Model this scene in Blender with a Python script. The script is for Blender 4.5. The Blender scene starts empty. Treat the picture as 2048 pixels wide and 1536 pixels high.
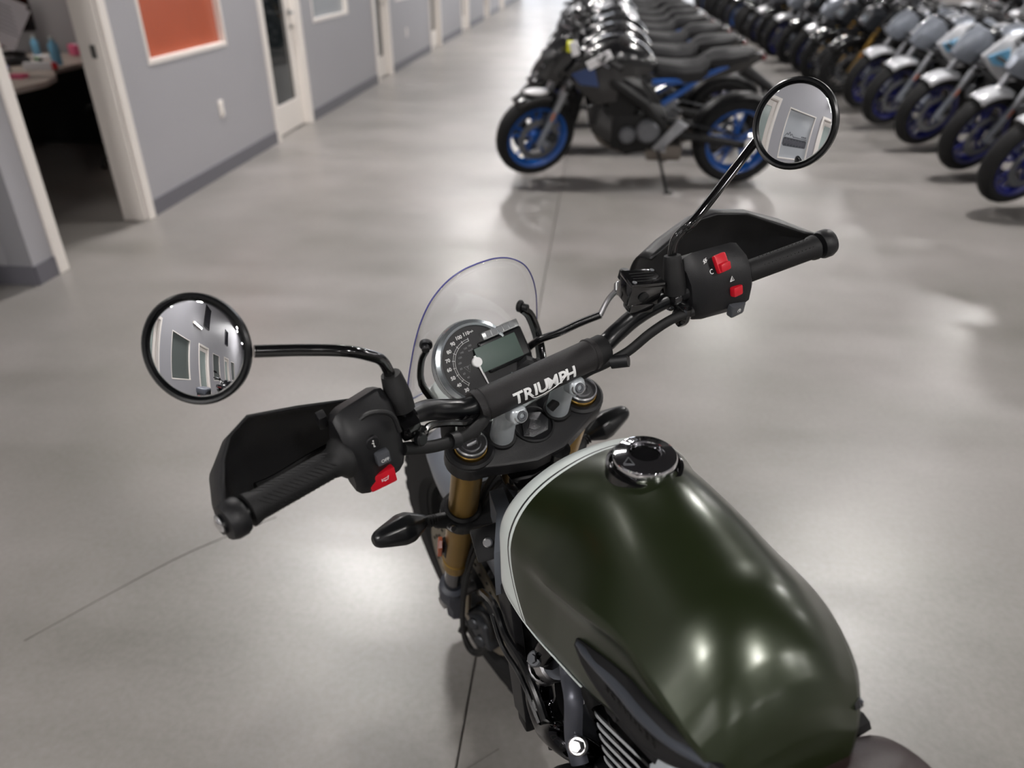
import bpy, bmesh, math, random
from mathutils import Vector as V, Matrix as MX
R = math.radians
random.seed(7)
scn = bpy.context.scene
COL = scn.collection

# ------------------------------------------------------------------ camera, world, exposure
cam = bpy.data.objects.new('camera', bpy.data.cameras.new('camera'))
COL.objects.link(cam)
cam.location = (0, 0, 1.52)
cam.rotation_euler = (R(90 - 30.1), 0, R(6.06))
cam.data.sensor_width = 36.0
cam.data.lens = 1507 / 2048 * 36.0
cam.data.clip_start = 0.02
cam.data.dof.use_dof = True
cam.data.dof.focus_distance = 1.03
cam.data.dof.aperture_fstop = 3.0
cam.data.dof.aperture_blades = 0
scn.camera = cam
wd = bpy.data.worlds.new('world'); scn.world = wd; wd.use_nodes = True
wd.node_tree.nodes['Background'].inputs[0].default_value = (.75, .8, .9, 1)
wd.node_tree.nodes['Background'].inputs[1].default_value = .25
scn.view_settings.view_transform = 'Standard'
scn.view_settings.look = 'None'
scn.view_settings.gamma = 1.0
scn.view_settings.use_curve_mapping = False
scn.view_settings.exposure = 0.30
LAMP_Z, LAMP_POWER = 4.6, 235.0
scn.cycles.max_bounces = 8
scn.cycles.caustics_reflective = False
scn.cycles.caustics_refractive = False
scn.cycles.sample_clamp_indirect = 6.0

# ------------------------------------------------------------------ helpers
def lin(c):
    f = lambda v: v / 12.92 if v <= .04045 else ((v + .055) / 1.055) ** 2.4
    return tuple(f(x / 255) for x in c) + (1,)

def mat(name, rgb, rough=.5, metal=0., bump=0., bscale=300., spec=.5, coat=0., var=0., vscale=8., trans=0., emit=0., ior=1.5):
    m = bpy.data.materials.new(name); m.use_nodes = True
    nt = m.node_tree; b = nt.nodes['Principled BSDF']
    b.inputs['Base Color'].default_value = lin(rgb)
    b.inputs['Roughness'].default_value = rough
    b.inputs['Metallic'].default_value = metal
    b.inputs['Specular IOR Level'].default_value = spec
    b.inputs['Coat Weight'].default_value = coat
    b.inputs['Coat Roughness'].default_value = .05
    b.inputs['IOR'].default_value = ior
    b.inputs['Transmission Weight'].default_value = trans
    if emit:
        b.inputs['Emission Color'].default_value = lin(rgb); b.inputs['Emission Strength'].default_value = emit
    if bump or var:
        tc = nt.nodes.new('ShaderNodeTexCoord')
    if bump:
        n = nt.nodes.new('ShaderNodeTexNoise'); n.inputs['Scale'].default_value = bscale; n.inputs['Detail'].default_value = 3
        nt.links.new(tc.outputs['Object'], n.inputs['Vector'])
        bp = nt.nodes.new('ShaderNodeBump'); bp.inputs['Strength'].default_value = bump; bp.inputs['Distance'].default_value = .002
        nt.links.new(n.outputs['Fac'], bp.inputs['Height']); nt.links.new(bp.outputs['Normal'], b.inputs['Normal'])
    if var:
        n2 = nt.nodes.new('ShaderNodeTexNoise'); n2.inputs['Scale'].default_value = vscale; n2.inputs['Detail'].default_value = 5
        nt.links.new(tc.outputs['Object'], n2.inputs['Vector'])
        mr = nt.nodes.new('ShaderNodeMapRange'); mr.inputs['To Min'].default_value = 1 - var; mr.inputs['To Max'].default_value = 1 + var
        nt.links.new(n2.outputs['Fac'], mr.inputs['Value'])
        mx = nt.nodes.new('ShaderNodeVectorMath'); mx.operation = 'SCALE'
        mx.inputs[0].default_value = lin(rgb)[:3]
        nt.links.new(mr.outputs['Result'], mx.inputs['Scale']); nt.links.new(mx.outputs['Vector'], b.inputs['Base Color'])
    return m

I4 = MX.Identity(4)
def frame(o, x, y, z):
    return MX(((x[0], y[0], z[0], o[0]), (x[1], y[1], z[1], o[1]), (x[2], y[2], z[2], o[2]), (0, 0, 0, 1)))
def axis_frame(o, z, up=(0, 0, 1)):
    z = V(z).normalized(); up = V(up)
    if abs(z.dot(up)) > .98: up = V((1, 0, 0))
    x = up.cross(z).normalized(); y = z.cross(x)
    return frame(o, x, y, z)

def catmull(P, k=6):
    P = [V(p) for p in P]
    if len(P) < 3 or k < 2: return P
    Q = [2 * P[0] - P[1]] + P + [2 * P[-1] - P[-2]]
    out = []
    for i in range(1, len(Q) - 2):
        a, b, c, d = Q[i-1:i+3]
        for j in range(k):
            t = j / k
            out.append(.5 * (2*b + (c-a)*t + (2*a-5*b+4*c-d)*t*t + (3*b-a-3*c+d)*t**3))
    out.append(P[-1]); return out
def interp(xs, ys, x):
    if x <= xs[0]: return ys[0]
    for i in range(len(xs) - 1):
        if x <= xs[i+1]:
            t = (x - xs[i]) / (xs[i+1] - xs[i]); return ys[i] + (ys[i+1] - ys[i]) * t
    return ys[-1]

class MB:
    """collects shapes for ONE mesh"""
    def __init__(s, M=None): s.v = []; s.f = []; s.mi = []; s.M = M or I4
    def add(s, vs, fs, F=None, mi=0):
        n = len(s.v)
        s.v += [s.M @ ((F @ V(p)) if F else V(p)) for p in vs]
        s.f += [tuple(i + n for i in f) for f in fs]; s.mi += [mi] * len(fs); return s
    def box(s, c, d, F=None, bev=0., seg=2, rot=None, mi=0):
        bm = bmesh.new(); bmesh.ops.create_cube(bm, size=1)
        for v in bm.verts: v.co = V((v.co.x*d[0], v.co.y*d[1], v.co.z*d[2]))
        if bev: bmesh.ops.bevel(bm, geom=bm.edges[:], offset=bev, segments=seg, affect='EDGES', profile=.6)
        T = MX.Translation(V(c))
        if rot: T = T @ MX.Rotation(rot[2], 4, 'Z') @ MX.Rotation(rot[1], 4, 'Y') @ MX.Rotation(rot[0], 4, 'X')
        if F: T = F @ T
        bm.verts.index_update()
        s.add([v.co.copy() for v in bm.verts], [[v.index for v in f.verts] for f in bm.faces], T, mi); bm.free(); return s
    def tube(s, P, r, n=10, k=1, cap=True, F=None, mi=0, flat=1.):
        r0 = r
        if k > 1:
            m = len(P); P = catmull(P, k)
            if not isinstance(r, (int, float)): r = [interp(list(range(m)), r0, i / k) for i in range(len(P))]
        P = [V(p) for p in P]
        if isinstance(r, (int, float)): r = [r] * len(P)
        T = []
        for i in range(len(P)):
            t = (P[min(i+1, len(P)-1)] - P[max(i-1, 0)])
            T.append(t.normalized() if t.length > 1e-9 else V((0, 0, 1)))
        u = T[0].orthogonal().normalized()
        if abs(T[0].z) < .9: u = (V((0, 0, 1)) - T[0] * T[0].z).normalized()
        vs = []
        for i, p in enumerate(P):
            u = (u - T[i] * u.dot(T[i])).normalized(); w = T[i].cross(u)
            for j in range(n):
                a = 2 * math.pi * j / n
                vs.append(p + (u * math.cos(a) + w * math.sin(a) * flat) * r[i])
        fs = [(i*n+j, i*n+(j+1) % n, (i+1)*n+(j+1) % n, (i+1)*n+j) for i in range(len(P)-1) for j in range(n)]
        if cap: fs += [tuple(range(n-1, -1, -1)), tuple(range((len(P)-1)*n, len(P)*n))]
        return s.add(vs, fs, F, mi)
    def lathe(s, prof, F=None, n=24, mi=0, closed=False, a0=0., a1=2*math.pi):
        full = abs(a1 - a0 - 2*math.pi) < 1e-6; m = n if full else n + 1
        vs = []
        for (r, z) in prof:
            for j in range(m):
                a = a0 + (a1 - a0) * j / n; vs.append((r*math.cos(a), r*math.sin(a), z))
        K = len(prof); fs = []
        for i in range(K if closed else K - 1):
            i2 = (i + 1) % K
            for j in range(n):
                j2 = (j + 1) % m
                fs.append((i*m+j, i*m+j2, i2*m+j2, i2*m+j))
        if not closed and full:
            if prof[0][0] > 1e-6: fs.append(tuple(range(m-1, -1, -1)))
            if prof[-1][0] > 1e-6: fs.append(tuple(range((K-1)*m, K*m)))
        return s.add(vs, fs, F, mi)
    def cyl(s, a, b, r, n=16, r2=None, F=None, bev=0., mi=0):
        a, b = V(a), V(b); L = (b - a).length; A = axis_frame(a, b - a)
        r2 = r if r2 is None else r2
        pr = [(r - bev, 0), (r, bev), (r2, L - bev), (r2 - bev, L)] if bev else [(r, 0), (r2, L)]
        return s.lathe(pr, (F @ A) if F else A, n, mi)
    def loft(s, rings, closed=True, cap=True, F=None, mi=0):
        n = len(rings[0]); vs = [p for r in rings for p in r]; m = n if closed else n - 1
        fs = [(i*n+j, i*n+(j+1) % n, (i+1)*n+(j+1) % n, (i+1)*n+j) for i in range(len(rings)-1) for j in range(m)]
        if cap and closed: fs += [tuple(range(n-1, -1, -1)), tuple(range((len(rings)-1)*n, len(rings)*n))]
        return s.add(vs, fs, F, mi)
    def prism(s, poly, z0, z1, F=None, bev=0., mi=0):
        """outline in frame xy, from z0 to z1, chamfered by bev"""
        c = V((sum(p[0] for p in poly)/len(poly), sum(p[1] for p in poly)/len(poly)))
        def off(d):
            o = []
            for p in poly:
                q = V(p[:2]) - c; L = q.length or 1; o.append(c + q * (1 - d / L))
            return o
        if bev: R_ = [[(p[0], p[1], z0) for p in off(bev)], [(p[0], p[1], z0 + bev*.6) for p in off(0)], [(p[0], p[1], z1 - bev*.6) for p in off(0)], [(p[0], p[1], z1) for p in off(bev)]]
        else: R_ = [[(p[0], p[1], z0) for p in poly], [(p[0], p[1], z1) for p in poly]]
        return s.loft(R_, F=F, mi=mi)
    def ball(s, c, r, F=None, n=14, m=8, sc=(1, 1, 1), mi=0):
        pr = [(r*math.sin(math.pi*i/m), -r*math.cos(math.pi*i/m)) for i in range(m+1)]
        pr[0] = (1e-5, -r); pr[-1] = (1e-5, r)
        T = MX.Translation(V(c)) @ MX.Diagonal((*sc, 1))
        return s.lathe(pr, (F @ T) if F else T, n, mi)
    def mesh(s, name, smooth=38):
        me = bpy.data.meshes.new(name); me.from_pydata([tuple(p) for p in s.v], [], s.f)
        if any(s.mi): me.polygons.foreach_set('material_index', s.mi)
        bm = bmesh.new(); bm.from_mesh(me); bmesh.ops.recalc_face_normals(bm, faces=bm.faces[:]); bm.to_mesh(me); bm.free()
        if smooth:
            me.shade_smooth(); me.set_sharp_from_angle(angle=R(smooth))
        return me
    def build(s, name, m, parent=None, smooth=38, **kw):
        me = s.mesh(name, smooth); o = bpy.data.objects.new(name, me)
        for x in (m if isinstance(m, (list, tuple)) else [m]): me.materials.append(x)
        COL.objects.link(o)
        if parent: o.parent = parent
        for k, v in kw.items(): o[k] = v
        return o

def empty(name, loc=(0, 0, 0), rot=(0, 0, 0), **kw):
    o = bpy.data.objects.new(name, None); COL.objects.link(o); o.location = loc; o.rotation_euler = rot
    o.empty_display_size = .1
    for k, v in kw.items(): o[k] = v
    return o
def structure(mb, name, m, smooth=0, **kw): return mb.build(name, m, None, smooth, kind='structure', **kw)

def text_geo(txt, size, bold=0., extrude=0., align='CENTER', space=1.):
    cu = bpy.data.curves.new('t', 'FONT'); cu.body = txt; cu.size = size; cu.align_x = align; cu.align_y = 'CENTER'
    cu.offset = bold; cu.extrude = extrude; cu.resolution_u = 3; cu.space_character = space
    o = bpy.data.objects.new('t', cu); COL.objects.link(o)
    bpy.context.view_layer.update()
    me = o.to_mesh(); vs = [v.co.copy() for v in me.vertices]; fs = [tuple(p.vertices) for p in me.polygons]
    o.to_mesh_clear(); bpy.data.objects.remove(o); bpy.data.curves.remove(cu); return vs, fs

def copy_tree(o, parent=None):
    c = o.copy(); COL.objects.link(c)
    if parent: c.parent = parent
    for ch in KIDS.get(o.name, ()): copy_tree(ch, c)
    return c
KIDS = {}
def index_kids():
    KIDS.clear()
    for o in bpy.data.objects:
        if o.parent: KIDS.setdefault(o.parent.name, []).append(o)

# ------------------------------------------------------------------ materials
PLASTIC = mat('black_plastic', (21, 21, 23), .45, spec=.35, bump=.15, bscale=900)
RUBBER = mat('rubber', (18, 18, 19), .6, spec=.35, bump=.15, bscale=700)
TYRE = mat('tyre_rubber', (22, 22, 23), .75, spec=.3, bump=.2, bscale=300)
GLOSS = mat('gloss_black', (12, 12, 13), .12, coat=.6)
SATIN = mat('satin_black', (12, 13, 15), .3, spec=.4)
MATTE = mat('matte_black', (15, 15, 16), .6, spec=.3)
STEEL = mat('steel', (190, 190, 192), .28, 1.)
CHROME = mat('chrome', (225, 225, 228), .06, 1.)
ALU = mat('cast_aluminium', (186, 192, 196), .34, .35, bump=.1, bscale=500)
CASTGREY = mat('grey_casting', (92, 94, 98), .5, .6)
GOLD = mat('anodised_gold', (156, 124, 62), .3, .85, var=.15, vscale=30)
WHITEP = mat('white_paint', (214, 222, 220), .35)
REDP = mat('red_plastic', (190, 14, 34), .38)
GREYP = mat('grey_plastic', (66, 68, 73), .5)
ORANGE = mat('orange_reflector', (190, 84, 26), .25, coat=.5)
PRINT = mat('white_print', (215, 215, 215), .6)
LEATHER = mat('black_leather', (22, 20, 21), .5, spec=.4, bump=.4, bscale=1100)
BROWN = mat('brown_leather', (40, 26, 26), .42, spec=.4, bump=.25, bscale=300)
SILVERP = mat('silver_paint', (128, 133, 142), .35, .4)
MIRROR = mat('mirror_glass', (240, 242, 245), .0, 1.)

# ------------------------------------------------------------------ room shell
def floor_material():
    m = bpy.data.materials.new('polished_concrete'); m.use_nodes = True; nt = m.node_tree; b = nt.nodes['Principled BSDF']
    N = lambda t: nt.nodes.new(t); Lk = nt.links.new
    g = N('ShaderNodeNewGeometry')
    def noise(scale, det, sx=1., sy=1., rough=.55):
        mp = N('ShaderNodeMapping'); mp.inputs['Scale'].default_value = (sx, sy, 1); Lk(g.outputs['Position'], mp.inputs['Vector'])
        n = N('ShaderNodeTexNoise'); n.inputs['Scale'].default_value = scale; n.inputs['Detail'].default_value = det; n.inputs['Roughness'].default_value = rough
        Lk(mp.outputs['Vector'], n.inputs['Vector']); return n.outputs['Fac']
    a, c, d = noise(1.1, 6), noise(2.2, 2.5, .3, 1.7), noise(60, 4)
    def mth(op, x, y):
        k = N('ShaderNodeMath'); k.operation = op
        for i, v in enumerate((x, y)):
            if isinstance(v, (int, float)): k.inputs[i].default_value = v
            else: Lk(v, k.inputs[i])
        return k.outputs[0]
    s = mth('ADD', mth('MULTIPLY', a, .6), mth('ADD', mth('MULTIPLY', c, .2), mth('MULTIPLY', d, .2)))
    cr = N('ShaderNodeValToRGB'); cr.color_ramp.elements[0].position = .3; cr.color_ramp.elements[0].color = lin((104, 102, 96))
    cr.color_ramp.elements[1].position = .7; cr.color_ramp.elements[1].color = lin((148, 143, 141))
    Lk(s, cr.inputs['Fac']); Lk(cr.outputs['Color'], b.inputs['Base Color'])
    rr = N('ShaderNodeMapRange'); rr.inputs['From Min'].default_value = .35; rr.inputs['From Max'].default_value = .65
    rr.inputs['To Min'].default_value = .33; rr.inputs['To Max'].default_value = .40; Lk(c, rr.inputs['Value']); Lk(rr.outputs['Result'], b.inputs['Roughness'])
    bp = N('ShaderNodeBump'); bp.inputs['Strength'].default_value = .05; bp.inputs['Distance'].default_value = .004
    Lk(d, bp.inputs['Height']); Lk(bp.outputs['Normal'], b.inputs['Normal'])
    b.inputs['Specular IOR Level'].default_value = .8
    return m
CONCRETE = floor_material()
JOINT = mat('joint_filler', (100, 96, 88), .8)
WALLM = mat('grey_wall_paint', (160, 159, 163), .55, bump=.1, bscale=160, var=.03, vscale=2)
BASEM = mat('grey_rubber_base', (100, 99, 106), .5)
TRIMM = mat('white_trim_paint', (228, 222, 216), .4)
CEILM = mat('dark_ceiling_paint', (52, 52, 56), .8, var=.1)
WX = -2.83
fl = structure(MB().box((3.3, 10, -.06), (26, 60, .1)), 'floor', JOINT)
xs = [-9.6, -4.823, -.223, 4.377, 8.977, 16.2]; ys = [-19.8, -9.1, -3.1, 9.0, 15., 21., 27., 39.8]
for i in range(len(xs)-1):
    for j in range(len(ys)-1):
        w, h = xs[i+1]-xs[i]-.004, ys[j+1]-ys[j]-.004
        MB().box(((xs[i]+xs[i+1])/2, (ys[j]+ys[j+1])/2, -.008), (w, h, .016), bev=.0015, seg=1).build('slab', CONCRETE, fl, 0)
SCUFF = mat('scuff', (112, 108, 105), .45)
for P_, w_ in (([(1.08, .95), (1.10, 1.06), (1.135, 1.2), (1.145, 1.26)], .004), ([(-.90, .78), (-.80, .92), (-.72, 1.02), (-.60, 1.13)], .0012), ([(-.36, .48), (-.20, .58), (-.09, .67)], .0012)):
    MB().tube([(x*1.52, y*1.52, .0003) for x, y in P_], w_*1.52, 6, 3, flat=.03).build('scuff_mark', SCUFF, fl, 0)
structure(MB().box((3.3, 10, 5.3), (26, 60, .1)), 'ceiling', CEILM)
structure(MB().box((16.2, 10, 2.6), (.2, 59.8, 5.2)), 'wall_right', WALLM)
structure(MB().box((3.3, -20, 2.6), (25.6, .2, 5.2)), 'wall_rear', WALLM)
# far wall with daylight glazing
DAY = mat('daylight_glass', (235, 240, 250), .2, emit=3.)
fw = structure(MB().box((-7.2, 40, 2.6), (4.6, .2, 5.2)).box((12.6, 40, 2.6), (7.2, .2, 5.2)).box((2.05, 40, 4.6), (13.9, .2, 1.2)), 'wall_far', WALLM)
for i in range(6):
    x = -4.9 + 2.32 * i + 1.16
    wn = structure(MB().box((x, 40, 2.02), (2.2, .04, 3.95)), 'window_%d' % (20 + i), DAY)
    f = MB()
    for dx in (-1.13, 1.13): f.box((x + dx, 40, 2.), (.06, .12, 4.))
    f.box((x, 40, .05), (2.2, .12, .1)); f.box((x, 40, 2.4), (2.2, .12, .06))
    f.build('window_frame', TRIMM, wn, 0)

# --- left wall: runs along y at x = WX, thickness T to the left, with openings (y0, y1, z0, z1)
T = .14
DOORS = [(3.60, 4.45), (6.76, 7.56), (10.25, 10.9), (13.7, 14.5), (16.9, 17.7), (20.2, 21.0), (23.4, 24.2),
         (.30, 1.15), (-2.2, -1.35), (-5.5, -4.65), (-8.8, -7.95)]
WINS = [(4.87, 6.02), (8.0, 9.18), (11.4, 12.5), (15.0, 16.0), (-1.05, -.10), (-3.9, -2.8), (-7.1, -6.1), (-10.4, -9.4)]
WZ0, WZ1, DZ = .87, 2.10, 2.12
def wall_run(name, y0, y1):
    mb = MB(); ops = sorted([(a, b, 0, DZ) for a, b in DOORS if y0 < a < y1] + [(a, b, WZ0, WZ1) for a, b in WINS if y0 < a < y1])
    y = y0; bx = lambda a, b, c, d: mb.box((WX - T/2, (a+b)/2, (c+d)/2), (T, b-a, d-c))
    for a, b, c, d in ops:
        bx(y, a, 0, 5.2)
        if c > 0: bx(a, b, 0, c)
        bx(a, b, d, 5.2); y = b
    bx(y, y1, 0, 5.2)
    structure(mb, name, WALLM)
    k = MB(); y = y0
    for a, b, c, d in ops + [(y1, y1, 0, 9)]:
        if c > 0: continue
        e0 = y + (.0 if y == y0 else .075); e1 = a - (.0 if a == y1 else .075)
        k.box((WX + .006, (e0 + e1)/2, .05), (.012, e1 - e0, .1)); y = b
    structure(k, name.replace('wall', 'baseboard'), BASEM)
wall_run('wall_left', 3.37, 30)
wall_run('wall_left_rear', -19.9, 2.15)
structure(MB().box((WX - 1.4, 3.37 + T/2, 2.6), (2.8 - .001, T, 5.2)), 'wall_hall_far', WALLM)
structure(MB().box((WX - 1.4, 3.364, .05), (2.8, .012, .1)), 'baseboard_hall', BASEM)
structure(MB().box((WX - 1.4, 2.15 - T/2, 2.6), (2.8 - .001, T, 5.2)), 'wall_hall_near', WALLM)
structure(MB().box((WX - 2.9, 2.76, 2.6), (.1, 1.4, 5.2)), 'wall_hall_end', WALLM)
structure(MB().box((WX - 4.4, 10, 2.6), (.12, 59.6, 5.2)), 'wall_office_back', WALLM)
for y in (-9.3, -6, -2.6, 3.0, 6.62, 9.6, 12.9, 16.2, 19.5):
    if y != 3.0: structure(MB().box((WX - T - 2.1, y, 2.6), (4.1, .1, 5.2)), 'wall_office', WALLM)
structure(MB().box((WX - T - 2.15, 14.0, 2.75), (4.2, 21.0, .06)), 'ceiling_office', mat('office_ceiling', (150, 150, 148), .8))

DGLASS = mat('dark_office_glass', (30, 34, 36), .03, trans=.0, spec=.6)
FROST = mat('frosted_glass', (172, 176, 180), .18)
FROSTG = mat('pale_door_glass', (160, 172, 168), .12)
SHOWG = mat('grey_office_glass', (96, 102, 100), .04)
ORNG = mat('orange_window_film', (176, 92, 68), .22, var=.08, vscale=3)
METALH = mat('brushed_handle', (140, 140, 138), .3, 1.)
def door_frame(i, y0, y1, leaf, glass=None, depth=T):
    d = empty('door_%d' % i, (WX, y0, 0), kind='structure')
    m = MB()
    w = .075
    def bx(a, b, c, e, x0, x1): m.box(((x0+x1)/2, (a+b)/2 - y0, (c+e)/2), (x1-x0, b-a, e-c), bev=.004, seg=1)
    bx(y0-w, y0, 0, DZ + w, 0, .022); bx(y1, y1+w, 0, DZ + w, 0, .022); bx(y0, y1, DZ, DZ+w, 0, .022)
    m.build('door_casing', TRIMM, d, 0)
    m = MB()
    bx(y0, y0+.02, 0, DZ, -depth-.01, .001); bx(y1-.02, y1, 0, DZ, -depth-.01, .001); bx(y0+.02, y1-.02, DZ-.02, DZ, -depth-.01, .001)
    m.build('door_jamb', TRIMM, d, 0)
    if leaf:
        x0, x1 = -.085, -.045; a, b = y0 + .022, y1 - .022; st = .11
        m = MB(); bx(a, a+st, .01, DZ-.025, x0, x1); bx(b-st, b, .01, DZ-.025, x0, x1); bx(a+st, b-st, .01, .26, x0, x1); bx(a+st, b-st, DZ-.16, DZ-.025, x0, x1)
        lf = m.build('door_leaf', TRIMM, d, 0)
        m = MB(); bx(a+st, b-st, .26, DZ-.16, -.07, -.062); m.build('glass_pane', glass or DGLASS, lf, 0)
        h = MB(); hy = b - .055 - y0
        h.cyl((x1, hy, 1.0), (x1 + .012, hy, 1.0), .027, 14).cyl((x1, hy, .88), (x1 + .012, hy, .88), .02, 14)
        h.tube([(x1 + .01, hy, 1.0), (x1 + .05, hy, 1.0), (x1 + .055, hy - .02, 1.0), (x1 + .055, hy - .12, 1.0)], .009, 8)
        h.build('door_handle', METALH, lf)
    else:
        MB().box((-.06, y1 - .024 - y0, 1.0), (.03, .006, .07)).build('strike_plate', METALH, d, 0)
        MB().box((-.05, .024, 1.7), (.03, .006, .1)).build('hinge', METALH, d, 0)
for i, (a, b) in enumerate(DOORS):
    door_frame(i + 1, a, b, i != 0, FROSTG if i >= 7 else None)
def wall_window(i, y0, y1, glass):
    d = empty('window_%d' % i, (WX, y0, 0), kind='structure'); w = .03; m = MB()
    def bx(a, b, c, e, x0, x1, q): q.box(((x0+x1)/2, (a+b)/2 - y0, (c+e)/2), (x1-x0, b-a, e-c), bev=.002, seg=1)
    bx(y0, y0+w, WZ0, WZ1, -.075, .004, m); bx(y1-w, y1, WZ0, WZ1, -.075, .004, m)
    bx(y0+w, y1-w, WZ0, WZ0+w, -.075, .004, m); bx(y0+w, y1-w, WZ1-w, WZ1, -.075, .004, m)
    m.build('window_frame', TRIMM, d, 0)
    m = MB(); bx(y0+w, y1-w, WZ0+w, WZ1-w, -.05, -.042, m); m.build('glass_pane', glass, d, 0)
    return d
for i, (a, b) in enumerate(WINS):
    g = ORNG if i == 0 else FROST if i < 5 else SHOWG
    wd_ = wall_window(i + 1, a, b, g)
    if i == 4:   # decal: mountains over a band of letters, faces the showroom
        F = frame((-.0405, .475, 1.38), (0, 1.5, 0), (0, 0, 1.5), (1, 0, 0))
        m = MB(); DEC = mat('decal_print', (58, 60, 66), .4); DEC2 = mat('decal_print_pale', (112, 112, 120), .4)
        bd = [(-.25, -.12), (.24, -.13), (.262, -.1), (.262, -.005), (.24, .015), (-.24, .02), (-.262, -.005), (-.262, -.1)]
        m.add([(p[0], p[1], 0) for p in bd], [tuple(range(8))], F)
        for k in range(22):
            h = .1 - .03 * ((k * 7) % 3) * .5; x = -.235 + .0222*k; zc = -.055 + .012*((k * 5) % 3 - 1)
            m.box((x, zc, .0008), (.007, h, .0006), F, mi=1)
        m.add([(-.255, .03, 0), (.06, .035, 0), (.06, .047, 0), (-.255, .042, 0)], [(0, 1, 2, 3)], F)
        for k in range(4): m.box((-.13 - .03*k, .07, 0), (.02, .024 + .006*(k % 2), .0006), F)
        pk = [(.05, .03), (.1, .085), (.125, .05), (.15, .11), (.18, .055), (.2, .085), (.25, .02)]
        for p, q2 in zip(pk, pk[1:]):
            dx, dy = q2[0]-p[0], q2[1]-p[1]; L = math.hypot(dx, dy); nx, ny = -dy/L*.005, dx/L*.005
            m.add([(p[0]-nx, p[1]-ny, 0), (q2[0]-nx, q2[1]-ny, 0), (q2[0]+nx, q2[1]+ny, 0), (p[0]+nx, p[1]+ny, 0)], [(0, 1, 2, 3)], F)
        m.build('decal', [DEC, DEC2], wd_, 0)
for k, y in enumerate((5.73, 11.95)):
    o = empty('wall_outlet', (WX, y, .46 if k == 0 else .44), label=['white outlet plate on the grey wall below the orange window', 'white outlet plate on the grey wall past the second glazed door', 'white outlet plate far down the grey office wall'][k], category='outlet', group='wall outlets')
    MB().box((.004, 0, 0), (.008, .075, .12), bev=.003).build('cover_plate', TRIMM, o)
    [MB().box((.009, 0, dz), (.004, .034, .03), bev=.002).build('socket', TRIMM, o) for dz in (.028, -.028)]

for k, y in enumerate((-2.3, -5.2, -8.4)):
    o = empty('wall_picture', (WX, y, 3.35), label=['dark framed picture high on the grey wall, nearest of three in the left mirror', 'dark framed picture high on the grey wall, middle of three in the left mirror', 'dark framed picture high on the grey wall, farthest of three in the left mirror'][k], category='picture', group='pictures high on the wall')
    m = MB(); [m.box((.012, dy, dz), (.024, w_, h_)) for dy, dz, w_, h_ in ((-.3, 0, .03, .86), (.3, 0, .03, .86), (0, -.415, .57, .03), (0, .415, .57, .03))]; m.build('frame', MATTE, o, 0)
    MB().box((.008, 0, 0), (.012, .57, .80)).build('print', mat('dark_print%d' % k, (48, 48, 54), .12, var=.8, vscale=7), o, 0)
WLENS = mat('wall_lamp_lens', (255, 252, 246), .4, emit=30.)
for k, y in enumerate((1.55, -1.72, -4.3)):
    o = empty('wall_lamp', (WX, y, 2.72), label=['white bar-shaped wall lamp on the grey wall, nearest of three behind the handlebar', 'white bar-shaped wall lamp on the grey wall, middle of three', 'white bar-shaped wall lamp on the grey wall, farthest of three'][k], category='lamp', group='bar-shaped wall lamps')
    MB().box((.03, 0, 0), (.06, .70, .09), bev=.01).build('lamp_body', TRIMM, o); MB().box((.068, 0, 0), (.02, .66, .06), bev=.008).build('lamp_lens', WLENS, o)
# ------------------------------------------------------------------ ceiling lamps (real light sources)
LAMP = mat('lamp_lens', (255, 251, 248), .4, emit=LAMP_POWER)
lamp0 = None
def make_lamp():
    o = empty('ceiling_light', label='round white high-bay lamp hanging under the dark ceiling', category='lamp', group='high-bay ceiling lamps')
    MB().lathe([(.05, .24), (.1, .22), (.30, .05), (.31, .0), (.295, .0), (.28, .04)], n=20).build('lamp_shade', MATTE, o)
    MB().lathe([(1e-5, -.004), (.25, -.004), (.265, .012), (1e-5, .02)], n=20).build('lamp_lens', LAMP, o)
    MB().cyl((0, 0, .2), (0, 0, .66), .012, 8).build('hanger', MATTE, o)
    return o
lamp0 = make_lamp(); index_kids(); first = True
for y in (-10.6, -2.4, 5.85, 14.2, 22.4, 30.6):
    for x in (-2.25, 2.7, 7.6, 12.5):
        l = lamp0 if first else copy_tree(lamp0); first = False
        l.location = (x, y, LAMP_Z)

# ================================================================== the motorcycle in front
RAKE, WB, TR, RF = R(23.2), 1.418, .108, .335
STEER = .22628
SD = V((-math.sin(RAKE), 0, math.cos(RAKE))); FD = V((math.cos(RAKE), 0, math.sin(RAKE))); S0 = V((WB + TR, 0, 0))
OFF = RF*math.sin(RAKE) - TR*math.cos(RAKE)
# steering frame: x = forward, y = left, z = up along the steering axis
FS = MX.Translation(S0) @ MX.Rotation(STEER, 4, SD) @ frame((0, 0, 0), FD, (0, 1, 0), SD)
bike = empty('motorcycle', (.50089, -.04019, 0), (-.03833, 0, 2.04973), category='motorcycle',
             label='matte green and white scrambler motorcycle with hand guards and gold forks, nearest the camera')
def SB(): return MB(FS)
def at(p, t): return axis_frame(V(p), V(t))

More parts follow.
